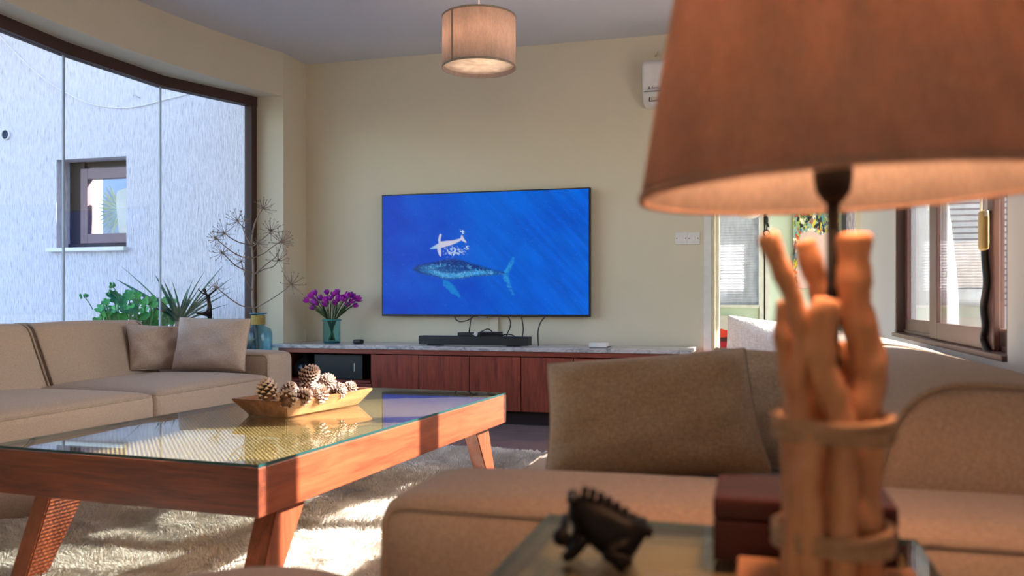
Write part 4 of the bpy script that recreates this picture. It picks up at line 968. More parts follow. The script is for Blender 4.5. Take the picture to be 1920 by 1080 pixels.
def whales(s, t):
    x = s * 391; y = t * 234           # small picture units, origin at the top left corner of the screen
    # big whale and calf were measured in a magnified strip of the picture
    X = (x + 715 - 760) * 6.354; Y = (y + 358 - 410 + 4 * (0.5 - s) * 2) * 6.354
    n1 = fbm(x / 60, y / 60, 11); streak = fbm((x - 0.9 * y) / 9 + 90, (x * 0.5 + y) / 70 + 50, 12, 4)
    c = mixc(lin((0, 60, 194)), lin((0, 100, 222)), np.clip(0.15 + 0.75 * s + 0.9 * (n1 - 0.5) + np.clip(1.3 - np.abs(s - 0.55) * 5, 0, 1) * (1 - t) * 0.5, 0, 1))
    c = c * (0.74 + 0.52 * (0.5 + (streak - 0.5) * (0.25 + 1.2 * np.clip(s - 0.35, 0, 1)) * 1.2))[..., None]
    c = c + lin((90, 150, 235)) * np.clip((fbm(x / 3.2, y / 1.2, 14, 3) - 0.78) * 5, 0, 0.25)[..., None]
    nz = fbm(X / 22, Y / 22, 15, 4); big = fbm(X / 90, Y / 50, 16, 3)
    body = [(92, 606), (160, 560), (330, 528), (430, 505), (520, 488), (640, 483), (760, 513), (880, 545), (1000, 580), (1070, 603), (1230, 640), (1235, 665), (1040, 680), (850, 703), (650, 735), (500, 735), (350, 695), (200, 665), (110, 630)]
    flip = [(490, 730), (482, 800), (560, 895), (640, 940), (700, 952), (640, 850), (570, 770)]
    fluke = [(1200, 645), (1245, 605), (1300, 490), (1345, 430), (1330, 550), (1270, 650), (1295, 780), (1345, 925), (1305, 900), (1225, 740)]
    f = np.clip(0.5 - poly_sd(X + 50 * (nz - .5), Y + 40 * (big - .5), flip) / 22, 0, 1) * (0.25 + 1.0 * nz); c = mixc(c, lin((20, 140, 215)), np.clip(f, 0, 0.85))
    f = np.clip(0.5 - poly_sd(X + 50 * (nz - .5), Y + 40 * (big - .5), fluke) / 20, 0, 1) * np.clip(0.1 + 1.5 * (nz - 0.25), 0, 1); c = mixc(c, lin((50, 165, 225)), np.clip(f, 0, 0.85))
    sd_ = poly_sd(X + 16 * (nz - .5), Y + 16 * (big - .5), body); f = np.clip(0.5 - (sd_ + 10 * (fbm(X / 11, Y / 11, 23, 3) - .5)) / 22, 0, 1) * 0.93
    v = (Y - (560 + 0.09 * (X - 300))) / 60; lit = np.clip(0.5 + v + 2.2 * (nz - 0.5), 0, 1) * np.clip((X - 130) / 300, 0.12, 1) * np.clip((45 - np.abs(sd_ + 50)) / 30, 0.25, 1)
    bc = mixc(lin((2, 14, 66)), lin((60, 170, 225)), np.clip(lit, 0, 1)); bc = mixc(bc, lin((160, 228, 245)), np.clip((fbm(X / 9, Y / 9, 18, 3) - 0.57) * 6, 0, 0.75) * np.clip(lit * 1.5, 0.2, 1)); bc = mixc(bc, c, 0.25 * np.ones_like(nz)); bc = bc * (0.55 + 0.9 * fbm(X / 14, Y / 9, 24, 3))[..., None]
    c = mixc(c, bc, f)
    for P in ([(308, 352), (350, 330), (420, 288), (450, 268), (520, 258), (600, 252), (690, 228), (700, 190), (712, 188), (735, 235), (762, 268), (758, 284), (700, 252), (640, 285), (540, 322), (440, 348), (330, 362)],
              [(420, 290), (414, 250), (428, 185), (445, 170), (458, 182), (444, 240), (446, 285)], [(398, 345), (450, 345), (452, 400), (450, 450), (432, 448), (410, 395)]):
        f = np.clip(0.5 - poly_sd(X, Y, P) / 10, 0, 1); c = mixc(c, mixc(lin((120, 190, 235)), lin((205, 205, 228)), np.clip((X - 330) / 110, 0, 1)), f)
    fo = np.exp(-(((X - 610) / 130) ** 2 + ((Y - 390) / 60) ** 2)) + 0.9 * np.exp(-(((X - 715) / 45) ** 2 + ((Y - 150) / 35) ** 2)) + 0.7 * np.exp(-(((X - 770) / 28) ** 2 + ((Y - 330) / 50) ** 2))
    c = mixc(c, lin((200, 225, 245)), np.clip((fbm(X / 16, Y / 12, 19, 4) * (0.55 + 0.45 * np.clip(fo, 0, 1)) - 0.40) * 7, 0, 0.9) * np.clip(fo * 1.6, 0, 1))
    return c
M['screen'] = attr_mat('television_picture', 0.42)
print_mesh('screen', W_ - 0.022, H_ - 0.026, 420, 240, whales, M['screen'], tv, (0, -0.0172, 0.003))
# equipment on the worktop
sb = empty('soundbar', (-1.94, VC + 0.16, CT), 0, 'long black soundbar on the marble worktop under the television', 'soundbar')
obj('bar', box(-0.415, 0.415, -0.05, 0.05, 0.006, 0.07, 0.006), M['black'], sb)
for x in (-0.3, 0.3): obj('foot', box(x - 0.05, x + 0.05, -0.04, 0.04, 0, 0.006), M['black_gloss'], sb)
rt = empty('router', (-1.98, VC + 0.16, CT + 0.07), 0, 'flat black router with one upright antenna on the soundbar', 'router')
obj('case', box(-0.075, 0.075, -0.045, 0.045, 0, 0.026, 0.005), M['black'], rt)
obj('antenna', tube([(-0.012, 0.03, 0.02), (0.002, 0.035, 0.13)], [0.005, 0.0035], 8), M['black'], rt)
obj('status_light', box(0.04, 0.05, -0.0462, -0.044, 0.012, 0.016), M['white_pl'], rt)
stb = empty('set_top_box', (-1.815, VC + 0.16, CT + 0.07), 0, 'flat black set-top box on the soundbar, right of the router', 'set-top box')
obj('case', box(-0.075, 0.075, -0.048, 0.048, 0, 0.031, 0.003), M['black'], stb); obj('front_strip', box(-0.07, 0.07, -0.050, -0.0478, 0.008, 0.024), M['black_gloss'], stb)
pg = tag(obj('white_plug', ball((0, 0, 0.018), (0.014, 0.02, 0.018)), M['white_pl'], loc=(-1.901, VC + 0.075, CT + 0.07)), 'small white plug between the router and the set-top box', 'plug')
cabs = [([(852, 592), (855, 599), (862, 603), (872, 602), (880, 599), (889, 592)], 6.14, 'black cable looping down from the left half of the television'),
        ([(952, 592), (957, 603), (956, 615), (951, 626), (949, 636)], 6.02, 'black cable hanging to the soundbar just right of the set-top box'),
        ([(977, 592), (980, 605), (981, 618), (980, 628), (978, 636)], 6.02, 'black cable hanging to the right end of the soundbar'),
        ([(1023, 593), (1014, 604), (1009, 620), (1009, 640), (1010, 651)], 5.95, 'black cable hanging to the worktop right of the soundbar'),
        ([(893, 627), (904, 621), (914, 617), (921, 620), (926, 627)], 5.93, 'black cable arching over the router and the set-top box'),
        ([(940, 629), (952, 627), (962, 629), (970, 636)], 5.90, 'short black cable lying on the soundbar right of the set-top box')]
for pts, v, lab in cabs:
    P = [at_v(px, py, v) for px, py in pts]; c0 = P[0]
    tag(obj('cable', tube([p - c0 for p in smooth_path(P, 5)], 0.0045, 6), M['black'], loc=c0), lab, 'cable', 'black cables under the television')
a, b = at_v(919, 594, 6.20), at_v(934, 594, 6.20)
tag(obj('cable_duct', box(-(b.x - a.x) / 2, (b.x - a.x) / 2, -0.012, 0.012, 0, 0.26, 0.003), M['cream'], loc=((a.x + b.x) / 2, 6.208, CT)), 'cream painted cable duct on the wall below the television', 'duct')
p = at_v(672, 640, VC + 0.22)
pk = empty('black_puck', (p.x, p.y, CT), 0, 'small rounded black device on the worktop between the flowers and the soundbar', 'device')
obj('case', soft_box(0.068, 0.068, 0.032, 0.012, n=6), M['black'], pk); obj('foot_ring', box(-0.02, 0.02, -0.02, 0.02, 0, 0.001), M['black_gloss'], pk)
p = at_v(1123, 650, VC + 0.12)
wb = empty('white_box', (p.x, p.y, CT), 0, 'small flat white electronic box on the worktop right of the cables', 'device')
obj('case', box(-0.062, 0.062, -0.045, 0.045, 0.006, 0.036, 0.004), M['white_pl'], wb); obj('base', box(-0.058, 0.058, -0.042, 0.042, 0, 0.006), M['grey'], wb)
obj('lead', tube(smooth_path([(0.06, 0.0, 0.01), (0.075, -0.01, 0.008), (0.08, 0.03, 0.006), (0.06, 0.09, 0.005)], 4), 0.003, 6), M['black'], wb)
# air conditioner, hook, switches
a, b = at_v(1203, 124, VW - 0.21), at_v(1203, 205, VW - 0.10)
ac = empty('air_conditioner', (a.x + 0.40, VW, 2.25), 0, 'white wall air conditioner partly behind the big lamp shade', 'air conditioner')
AH = 0.31
bm = loft_x(round_poly([(-0.005, 0.0), (-0.12, 0.0), (-0.19, 0.07), (-0.205, AH - 0.03), (-0.17, AH), (-0.005, AH)], [0.005, 0.04, 0.05, 0.04, 0.03, 0.005], 5), [(-0.40, 0.018), (-0.395, 0.006), (-0.38, 0), (0.38, 0), (0.395, 0.006), (0.40, 0.018)])
obj('casing', bm, M['white_pl'], ac)
obj('panel_gap', box(-0.385, 0.385, -0.2005, -0.19, 0.082, 0.086), M['grey'], ac)
fl = box(-0.345, 0.345, -0.004, 0.004, -0.036, 0.036, 0.003); xform(fl, Matrix.Translation((0, -0.169, 0.046)) @ Matrix.Rotation(R_(-38), 4, 'X')); obj('air_flap', fl, plain('cream_flap', (0.66, 0.62, 0.52), 0.4), ac)
fl = box(-0.352, 0.352, -0.003, 0.003, -0.042, 0.042); xform(fl, Matrix.Translation((0, -0.1665, 0.049)) @ Matrix.Rotation(R_(-38), 4, 'X')); obj('outlet_gap', fl, M['black'], ac)
def text_mesh(body, size, ext_=0.0006):
    cu_ = bpy.data.curves.new('text', 'FONT'); cu_.body = body; cu_.size = size; cu_.extrude = ext_
    o_ = bpy.data.objects.new('text', cu_); COL.objects.link(o_); dg = bpy.context.evaluated_depsgraph_get(); me = bpy.data.meshes.new_from_object(o_.evaluated_get(dg)); COL.objects.unlink(o_); bpy.data.objects.remove(o_); return me
tm = text_mesh('Acmost', 0.030); tm.materials.append(M['grey'])
obj('maker_lettering', tm, None, ac, loc=(-0.335, -0.2045, 0.097), rot=(math.pi / 2 , 0, 0))
tb = bmesh.new(); vs = [tb.verts.new(p) for p in ((-0.36, -0.2035, 0.096), (-0.338, -0.2035, 0.096), (-0.349, -0.2035, 0.122))]; tb.faces.new(vs); obj('maker_emblem', tb, M['grey'], ac)
p = at_v(1229, 105, VW)
tag(obj('wall_hook', tube(smooth_path([(0, 0, 0), (0, -0.03, 0), (0.012, -0.04, 0.006), (0.018, -0.04, 0.02)], 4), 0.007, 8), M['cream_trim'], loc=p), 'small cream hook on the wall above the air conditioner', 'hook')
for px, lab in ((1277, 'white square light switch left of its pair beside the doorway'), (1300, 'white square light switch right of its pair, nearest the doorway')):
    p = at_v(px + 0.5, 447, VW); s_ = empty('light_switch', (p.x, VW, p.z), 0, lab, 'switch', 'light switches by the doorway')
    obj('plate', box(-0.043, 0.043, -0.010, 0, -0.044, 0.044, 0.003), M['white_pl'], s_); obj('rocker', box(-0.010, 0.010, -0.016, -0.009, -0.018, 0.018, 0.002), M['white_pl'], s_)
    for sx in (-0.031, 0.031): obj('screw', lathe([(0, 0.0012), (0.0042, 0.0008), (0.0042, 0)], 10), M['grey'], s_, loc=(sx, -0.0098, 0), rot=(math.pi / 2, 0, 0))

# ================================================================== LAMPS
def lamp_light(name, loc, energy, col, r=0.03):
    l = bpy.data.lights.new(name, 'POINT'); l.energy = energy; l.color = col; l.shadow_soft_size = r
    o = bpy.data.objects.new(name, l); COL.objects.link(o); o.location = loc; return o
pc = at(898, 568, 4.70); PB, PR, PHh = 2.14, 0.202, 0.285
pd = empty('pendant_lamp', (pc.x, pc.y, PB), math.radians(0), 'white drum pendant lamp with a glowing diffuser hanging from the ceiling', 'lamp')
obj('lamp_shade', lathe([(PR, 0), (PR, PHh), (PR - 0.003, PHh), (PR - 0.003, 0)], 64, closed=True), M['pend'], pd)
for z0 in (0.0, PHh - 0.010): obj('hem', lathe([(PR + 0.0015, z0), (PR + 0.0015, z0 + 0.010), (PR + 0.0002, z0 + 0.010), (PR + 0.0002, z0)], 64, closed=True), M['pend_trim'], pd)
am = math.atan2(-CA, -SA * 0 + 0) ; am = math.radians(-90 + 15.8 - 43)
obj('shade_seam', box(PR * math.cos(am) - 0.004, PR * math.cos(am) + 0.006, PR * math.sin(am) - 0.004, PR * math.sin(am) + 0.004, 0.004, PHh - 0.004), M['pend_trim'], pd)
obj('diffuser', lathe([(0, 0.022), (PR - 0.006, 0.022), (PR - 0.006, 0.025), (0, 0.025)], 48), M['diff'], pd)
obj('bulb', ball((0, 0, 0.15), 0.035), M['bulb'], pd)
obj('cord', tube([(0, 0, 0.18), (0, 0, CEIL - PB - 0.02)], 0.0035, 8), M['white_pl'], pd)
obj('ceiling_rose', lathe([(0, CEIL - PB), (0.05, CEIL - PB), (0.045, CEIL - PB - 0.025), (0, CEIL - PB - 0.03)], 28), M['white_pl'], pd)
lamp_light('pendant_light', (pc.x, pc.y, PB + 0.20), PEND_W, (1.0, 0.72, 0.48), 0.04)

# side table
SX0, SX1, SY0, SY1, SZ = -0.250, 0.178, 0.56, 1.045, 0.585
stt = empty('side_table', ((SX0 + SX1) / 2, (SY0 + SY1) / 2, 0), 0, 'small dark side table with cane top under glass, by the near sofa arm', 'table')
fr = 0.022
for b in ((SX0, SX0 + fr, SY0, SY1), (SX1 - fr, SX1, SY0, SY1), (SX0 + fr, SX1 - fr, SY0, SY0 + fr), (SX0 + fr, SX1 - fr, SY1 - fr, SY1)):
    obj('top_rail', box(*b, SZ - 0.05, SZ - 0.007, 0.003), M['box'], stt, stt)
obj('cane_panel', box(SX0 + fr, SX1 - fr, SY0 + fr, SY1 - fr, SZ - 0.022, SZ - 0.012), M['cane_fine'], stt, stt)
obj('glass_top', box(SX0 + 0.003, SX1 - 0.003, SY0 + 0.003, SY1 - 0.003, SZ - 0.0065, SZ), [M['glass_table'], M['glass_edge']], stt, stt)
for p in children(stt)[-1].data.polygons: p.material_index = 0 if abs(p.normal.z) > 0.9 else 1
for x in (SX0, SX1 - 0.03):
    for y in (SY0, SY1 - 0.03): obj('leg', box(x, x + 0.03, y, y + 0.03, 0, SZ - 0.05, 0.003), M['box'], stt, stt)

# table lamp made of bundled driftwood sticks
LZ = 0.78; lc = at(1562, 568, LZ)
lamp = empty('stick_lamp', (lc.x, lc.y, SZ), 0, 'big blurred table lamp in front, bundled driftwood sticks under a tapered linen shade', 'lamp')
sc_ = at(1585, 568, LZ)                       # the shade sits a little askew
RB, RT, zb = 0.186, 0.128, 0.95; SHH = 0.30
sh = obj('lamp_shade', lathe([(RB, 0), (RT, SHH), (RT - 0.0015, SHH), (RB - 0.0015, 0)], 72, closed=True), M['shade'], lamp, loc=(sc_.x - lc.x, sc_.y - lc.y, zb - SZ), rot=(math.radians(0.5), math.radians(-1.5), 0))
obj('shade_lining', lathe([(RB - 0.0025, 0.001), (RT - 0.0025, SHH - 0.001), (RT - 0.0035, SHH - 0.001), (RB - 0.0035, 0.001)], 72, closed=True), M['shade_in'], sh)
obj('hem', lathe([(RB + 0.0012, -0.001), (RB + 0.0008, 0.006), (RB - 0.004, 0.006), (RB - 0.004, -0.001)], 72, closed=True), M['shade'], sh)
rod_t, rod_b = at(1557, 372, LZ).z - SZ, 0.18
obj('rod', tube([(0, 0, rod_b), (0, 0, rod_t)], 0.0060, 12), M['matt_black'], lamp)
obj('socket', lathe([(0, rod_t - 0.004), (0.008, rod_t - 0.004), (0.015, rod_t + 0.006), (0.017, rod_t + 0.018), (0.017, rod_t + 0.075), (0, rod_t + 0.075)], 20), M['matt_black'], lamp)
obj('bulb', ball((0, 0, rod_t + 0.11), (0.028, 0.028, 0.036)), M['bulb'], lamp)
lamp_light('stick_lamp_light', (lc.x, lc.y, SZ + rod_t + 0.11), LAMP_W, (1.0, 0.50, 0.27), 0.03)
sticks = [ # photo course, depth, radius
    ([(1437, 438), (1458, 490), (1482, 545), (1500, 610), (1508, 660), (1490, 715), (1497, 770), (1498, 860), (1494, 960), (1490, 1085)], 0.760, 0.0092),
    ([(1474, 565), (1468, 620), (1476, 690), (1488, 740), (1484, 800), (1482, 880), (1484, 960), (1478, 1085)], 0.785, 0.0085),
    ([(1508, 450), (1524, 505), (1540, 560), (1546, 640), (1552, 720), (1560, 800), (1552, 1000), (1552, 1085)], 0.805, 0.0105),
    ([(1553, 560), (1540, 620), (1540, 680), (1560, 740), (1578, 800), (1580, 900), (1578, 980), (1578, 1085)], 0.751, 0.0130),
    ([(1600, 437), (1600, 500), (1603, 570), (1618, 640), (1628, 700), (1616, 770), (1622, 860), (1618, 960), (1628, 1085)], 0.775, 0.0155),
    ([(1632, 620), (1645, 670), (1645, 720), (1626, 790), (1630, 880), (1626, 960), (1640, 1085)], 0.795, 0.0085),
    ([(1530, 800), (1522, 850), (1514, 900), (1520, 960), (1524, 1085)], 0.749, 0.0105),
    ([(1588, 640), (1590, 700), (1600, 780), (1602, 900), (1600, 1085)], 0.812, 0.0110),
    ([(1520, 640), (1524, 700), (1528, 780), (1530, 900), (1530, 1085)], 0.812, 0.0105)]
rnd = random.Random(11)
for pts, Z, r in sticks:
    P = smooth_path([at(px, py, Z) - Vector((lc.x, lc.y, SZ)) for px, py in pts], 6)
    P = [p if p.z > 0.012 else Vector((p.x, p.y, 0.012)) for p in P]
    rr = [r * (1 + 0.07 * math.sin(i * 0.9 + Z * 90) + 0.05 * rnd.uniform(-1, 1)) for i in range(len(P))]; rr[0] *= 0.86
    obj('stick', tube(P, rr, 12), M['drift'], lamp)
for py in (800, 1003):
    rp_ = obj('rope', bmesh.new(), M['rope'], lamp); bm = bmesh.new(); z0 = at(1560, py, LZ).z - SZ
    for k in range(3):
        tube([((0.0505 + 0.001 * math.sin(3 * a)) * math.cos(a) * CA - 0.048 * math.sin(a) * SA, (0.0505) * math.cos(a) * SA + 0.048 * math.sin(a) * CA, z0 + (k - 1) * 0.0072 + 0.0015 * math.sin(2 * a + k)) for a in [q * math.pi / 20 for q in range(40)]], 0.0042, 8, True, bm)
    bm.to_mesh(rp_.data); bm.free()
obj('base_board', box(-0.085, 0.075, -0.062, 0.048, 0.0, 0.014, 0.003), M['drift'], lamp)

# mahogany box behind the lamp
wbx = empty('mahogany_box', (0.048, 0.962, SZ), R_(0), 'dark red-brown wooden box with lid on the side table behind the lamp', 'box')
obj('box_body', box(-0.088, 0.088, -0.064, 0.064, 0, 0.042, 0.003), M['box'], wbx); obj('lid', box(-0.088, 0.088, -0.064, 0.064, 0.043, 0.066, 0.004), M['box'], wbx)

# carved frog with a ridged back
fp = at(1128, 1052, 0.885)
fg = empty('carved_frog', (fp.x, fp.y, SZ), R_(10), 'small black carved wooden frog with a ridged back on the side table', 'figurine')
def skin(name, verts, edges, radii, mat, parent=None, sub=2, root=0):
    me = bpy.data.meshes.new(name); me.from_pydata(verts, edges, []); me.materials.append(mat)
    o = bpy.data.objects.new(name, me); COL.objects.link(o); o.parent = parent
    m = o.modifiers.new('skin', 'SKIN'); m.use_smooth_shade = True
    for k, r in enumerate(radii):
        sv = me.skin_vertices[0].data[k]; sv.radius = (r, r) if not isinstance(r, tuple) else r; sv.use_root = (k == root)
    s2 = o.modifiers.new('smooth', 'SUBSURF'); s2.levels = sub; s2.render_levels = sub; return o
fv = [(0.030, 0, 0.017), (0.012, 0, 0.028), (-0.006, 0, 0.040), (-0.022, 0, 0.050), (-0.036, 0, 0.049),
      (0.020, -0.022, 0.018), (0.002, -0.030, 0.012), (0.030, -0.030, 0.006), (0.014, -0.034, 0.004),
      (0.020, 0.022, 0.018), (0.002, 0.030, 0.012), (0.030, 0.030, 0.006), (0.014, 0.034, 0.004),
      (-0.018, -0.018, 0.028), (-0.028, -0.022, 0.012), (-0.040, -0.022, 0.004),
      (-0.018, 0.018, 0.028), (-0.028, 0.022, 0.012), (-0.040, 0.022, 0.004)]
fe = [(0, 1), (1, 2), (2, 3), (3, 4), (0, 5), (5, 6), (6, 7), (7, 8), (0, 9), (9, 10), (10, 11), (11, 12), (2, 13), (13, 14), (14, 15), (2, 16), (16, 17), (17, 18)]
frd = [0.020, 0.026, 0.026, 0.020, 0.013] + [0.013, 0.010, 0.007, 0.005] * 2 + [0.009, 0.007, 0.005] * 2
skin('body', fv, fe, frd, M['frog'], fg, 2, 1)
bm = bmesh.new()
for k in range(9):
    f = k / 8; x = -0.018 + 0.066 * f; z = 0.0715 - 0.040 * f ** 1.4 + 0.0
    tube([(x, -0.012, z - 0.003), (x + 0.0015, 0, z), (x, 0.012, z - 0.003)], 0.0036, 7, bm=bm)
obj('ridge', bm, M['frog'], fg)
for s in (-1, 1): obj('eye', ball((-0.030, s * 0.012, 0.063), 0.0065), M['black_gloss'], fg)
obj('mouth_stick', merge(tube([(-0.038, 0.034, 0.034), (-0.040, -0.030, 0.030)], 0.0045, 8), ball((-0.040, -0.034, 0.030), 0.0095)), M['frog'], fg)

# ================================================================== VASES, FLOWERS, DRY BRANCH
vp = at_v(622, 642, VC + 0.25)
vase = empty('teal_glass_vase', (vp.x, vp.y, CT), 0, 'straight teal glass jar holding the purple flowers on the left end of the worktop', 'vase')
obj('glass_body', lathe([(0, 0), (0.066, 0), (0.068, 0.006), (0.066, 0.165), (0.072, 0.170), (0.073, 0.186), (0.067, 0.188), (0.063, 0.168), (0.063, 0.018), (0, 0.018)], 40), M['teal_glass'], vase)
obj('base_disc', lathe([(0, 0.002), (0.062, 0.002), (0.062, 0.016), (0, 0.016)], 32), plain('deep_teal_glass_base', (0.01, 0.10, 0.12), 0.1), vase, label='thick dark teal glass base')
obj('rim', tube([(0.071 * math.cos(k * math.pi / 16), 0.071 * math.sin(k * math.pi / 16), 0.178) for k in range(32)], 0.0045, 8, True), plain('teal_rim', (0.05, 0.28, 0.32), 0.1), vase)
fl_pts = [(578, 565), (586, 558), (592, 552), (592, 567), (590, 578), (596, 571), (602, 562), (613, 551), (611, 566), (612, 574), (619, 562), (625, 555), (632, 551), (634, 559), (627, 571), (633, 565), (641, 562), (643, 564), (650, 556), (656, 556), (662, 560), (668, 563), (656, 567), (648, 573), (663, 574), (647, 582), (594, 579), (622, 570)]
rnd = random.Random(21); WS = 6.55 / 1600
def petal(L, W, bm, M4):
    t = bmesh.new(); rows = []
    for i in range(5):
        s = i / 4; wd = W * math.sin(math.pi * (0.12 + 0.80 * s)); y = 0.35 * W * math.sin(math.pi * s * 0.9)
        rows.append([t.verts.new((-wd / 2, y - wd * 0.25, L * s)), t.verts.new((0, y, L * s)), t.verts.new((wd / 2, y - wd * 0.25, L * s))])
    for a, b in zip(rows, rows[1:]):
        for k in range(2): t.faces.new((a[k], a[k + 1], b[k + 1], b[k]))
    for f in t.faces: f.smooth = True
    xform(t, M4); merge(bm, t)
fl_pts = sorted(fl_pts[:-3])
ORD = ['leftmost'] + [n_ + ' from the left' for n_ in 'second third fourth fifth sixth seventh eighth ninth tenth eleventh twelfth'.split()]
def flower_label(k, n):
    return ORD[k] if k < 12 else (ORD[n - 1 - k].replace('left', 'right') if n - 1 - k < 12 else 'middlemost')
for k, (px, py) in enumerate(fl_pts):
    dv = rnd.uniform(-0.10, 0.08)
    tip = at(px, py, 6.55 + dv) - Vector((vp.x, vp.y, CT))
    f_ = empty('purple_flower', (vp.x, vp.y, CT), 0, 'purple flower in the teal glass vase, ' + flower_label(k, len(fl_pts)) + ' of the bunch', 'flower', 'purple flowers in the teal vase')
    a = math.atan2(tip.y, tip.x); ft_ = Vector((-0.030 * math.cos(a) * rnd.uniform(0.4, 1), -0.03 * math.sin(a) * rnd.uniform(0.4, 1), 0.022)); nk = Vector((0.038 * math.cos(a), 0.038 * math.sin(a), 0.185))
    if math.hypot(tip.x, tip.y) < 0.05: nk = Vector((tip.x * 0.5, tip.y * 0.5, 0.185))
    P = smooth_path([ft_, nk, nk.lerp(tip, 0.55) + Vector((0, 0, 0.012)), tip], 5)
    obj('stem', tube(P, 0.003, 6), M['darkleaf'], f_)
    d = (P[-1] - P[-3]).normalized(); q = d.to_track_quat('Z', 'Y').to_matrix().to_4x4(); bm = bmesh.new(); sz = rnd.uniform(0.042, 0.056)
    for j in range(6):
        op = R_(6 if j % 2 else 14) * (1 + rnd.random())
        petal(sz, sz * 0.62, bm, Matrix.Translation(tip - d * 0.008) @ q @ Matrix.Rotation(j * math.pi / 3 + k, 4, 'Z') @ Matrix.Translation((0, sz * 0.10, 0)) @ Matrix.Rotation(-op, 4, 'X'))
    obj('petals', bm, M['purple'], f_)
    if k % 2 == 0:
        Lf = blade((tip - nk).length * 0.95, 0.016, 0.12, segs=5); v_ = (tip - nk).normalized()
        obj('leaf', Lf, M['darkleaf'], f_, loc=nk, rot=(v_.to_track_quat('X', 'Z') @ Euler((rnd.uniform(-1, 1), 0, 0)).to_quaternion()).to_euler())
# blue demijohn on the ledge by the end post
bp = at(484, 650, 6.36)
bt = empty('blue_glass_bottle', (bp.x, bp.y, 0.46), 0, 'blue glass bottle with a rope wrapped neck on the ledge by the window post', 'bottle')
obj('glass_body', lathe([(0, 0), (0.095, 0), (0.104, 0.02), (0.104, 0.165), (0.092, 0.198), (0.055, 0.215), (0.046, 0.225), (0.046, 0.300), (0.062, 0.308), (0.062, 0.316), (0.040, 0.316), (0.040, 0.222), (0.088, 0.19), (0.098, 0.16), (0.098, 0.022), (0, 0.012)], 40), M['blue_glass'], bt)
bm = bmesh.new()
for k in range(9): tube([(0.0485 * math.cos(q * math.pi / 16), 0.0485 * math.sin(q * math.pi / 16), 0.232 + k * 0.0078) for q in range(32)], 0.0045, 6, True, bm)
obj('rope_wrap', bm, fabric('straw_rope', (0.50, 0.36, 0.12), 260, 0.3), bt)
obj('rim', tube([(0.060 * math.cos(q * math.pi / 16), 0.060 * math.sin(q * math.pi / 16), 0.312) for q in range(32)], 0.005, 6, True), plain('blue_rim', (0.06, 0.22, 0.32), 0.1), bt)
db = empty('dry_flower_stem', (bp.x, bp.y, 0.46), 0, 'tall dry brown umbel stem with bare seed heads standing in the blue bottle', 'dried plant')
BZ = 6.36; ob = Vector((bp.x, bp.y, 0.46))
def br(pts, dz=0.0):
    n = len(pts) - 1
    return smooth_path([at(px, py, BZ - dz * (i / max(n, 1))) - ob for i, (px, py) in enumerate(pts)], 5)
main = br([(484, 655), (478, 600), (474, 560), (475, 515), (474, 480), (472, 455), (476, 425), (484, 405), (493, 391)])
obj('stem', tube(main, [0.013 - 0.0095 * (i / (len(main) - 1)) for i in range(len(main))], 8), M['twig'], db)
rnd = random.Random(33)
def umbel(c, d, n, L, bm):
    d = d.normalized(); q = d.to_track_quat('Z', 'Y').to_matrix()
    for k in range(n):
        a = k * 2.399; th = R_(25 + 75 * ((k + 0.5) / n)); v = q @ Vector((math.sin(th) * math.cos(a), math.sin(th) * math.sin(a), math.cos(th))); l = L * rnd.uniform(0.7, 1.05)
        e = c + v * l + Vector((0, 0, 0.05 * l)); tube([c, c + v * l * 0.55 - Vector((0, 0, 0.03 * l)), e], [0.0022, 0.0016, 0.0012], 4, bm=bm, cap=False)
        for j in range(3):
            w_ = (v + Vector((rnd.uniform(-1, 1), rnd.uniform(-1, 1), rnd.uniform(-.4, 1))) * 0.8).normalized() * 0.014; tube([e, e + w_], [0.0012, 0.0016], 3, bm=bm, cap=False)
branches = [([(474, 578), (450, 572), (425, 555), (405, 538)], 0.55, 14, 0.05), ([(477, 578), (500, 566), (525, 550), (546, 533)], 0.25, 20, 0.10),
            ([(473, 545), (462, 525), (456, 505), (452, 490)], 0.3, 14, 0.07), ([(474, 512), (445, 500), (425, 482), (417, 474)], 0.45, 18, 0.085),
            ([(476, 515), (495, 505), (512, 500), (522, 488)], 0.1, 18, 0.09), ([(476, 515), (500, 495), (518, 480), (528, 455)], 0.2, 18, 0.10),
            ([(474, 484), (455, 482), (435, 472), (415, 456), (405, 447)], 0.4, 16, 0.06), ([(474, 484), (495, 475), (512, 462), (528, 452)], -0.1, 16, 0.08),
            ([(473, 460), (450, 455), (432, 446), (421, 437)], 0.35, 18, 0.085), ([(474, 462), (490, 450), (502, 440), (508, 433)], 0.15, 20, 0.09),
            ([(475, 440), (462, 430), (452, 422), (446, 414)], 0.2, 16, 0.08), ([(475, 455), (480, 458), (482, 456), (484, 456)], 0.15, 14, 0.07),
            ([(470, 460), (460, 440), (455, 425), (458, 415)], -0.05, 10, 0.05)]
for pts, dz, n, L in branches:
    P = br(pts, dz); o = obj('branch', tube(P, [0.0050 - 0.0022 * i / (len(P) - 1) for i in range(len(P))], 6), M['twig'], db)
    bm = bmesh.new(); umbel(P[-1], P[-1] - P[-4], n, L, bm); obj('seed_head', bm, M['twig'], o)
bm = bmesh.new(); umbel(main[-1], main[-1] - main[-3], 18, 0.085, bm); obj('seed_head', bm, M['twig'], db)

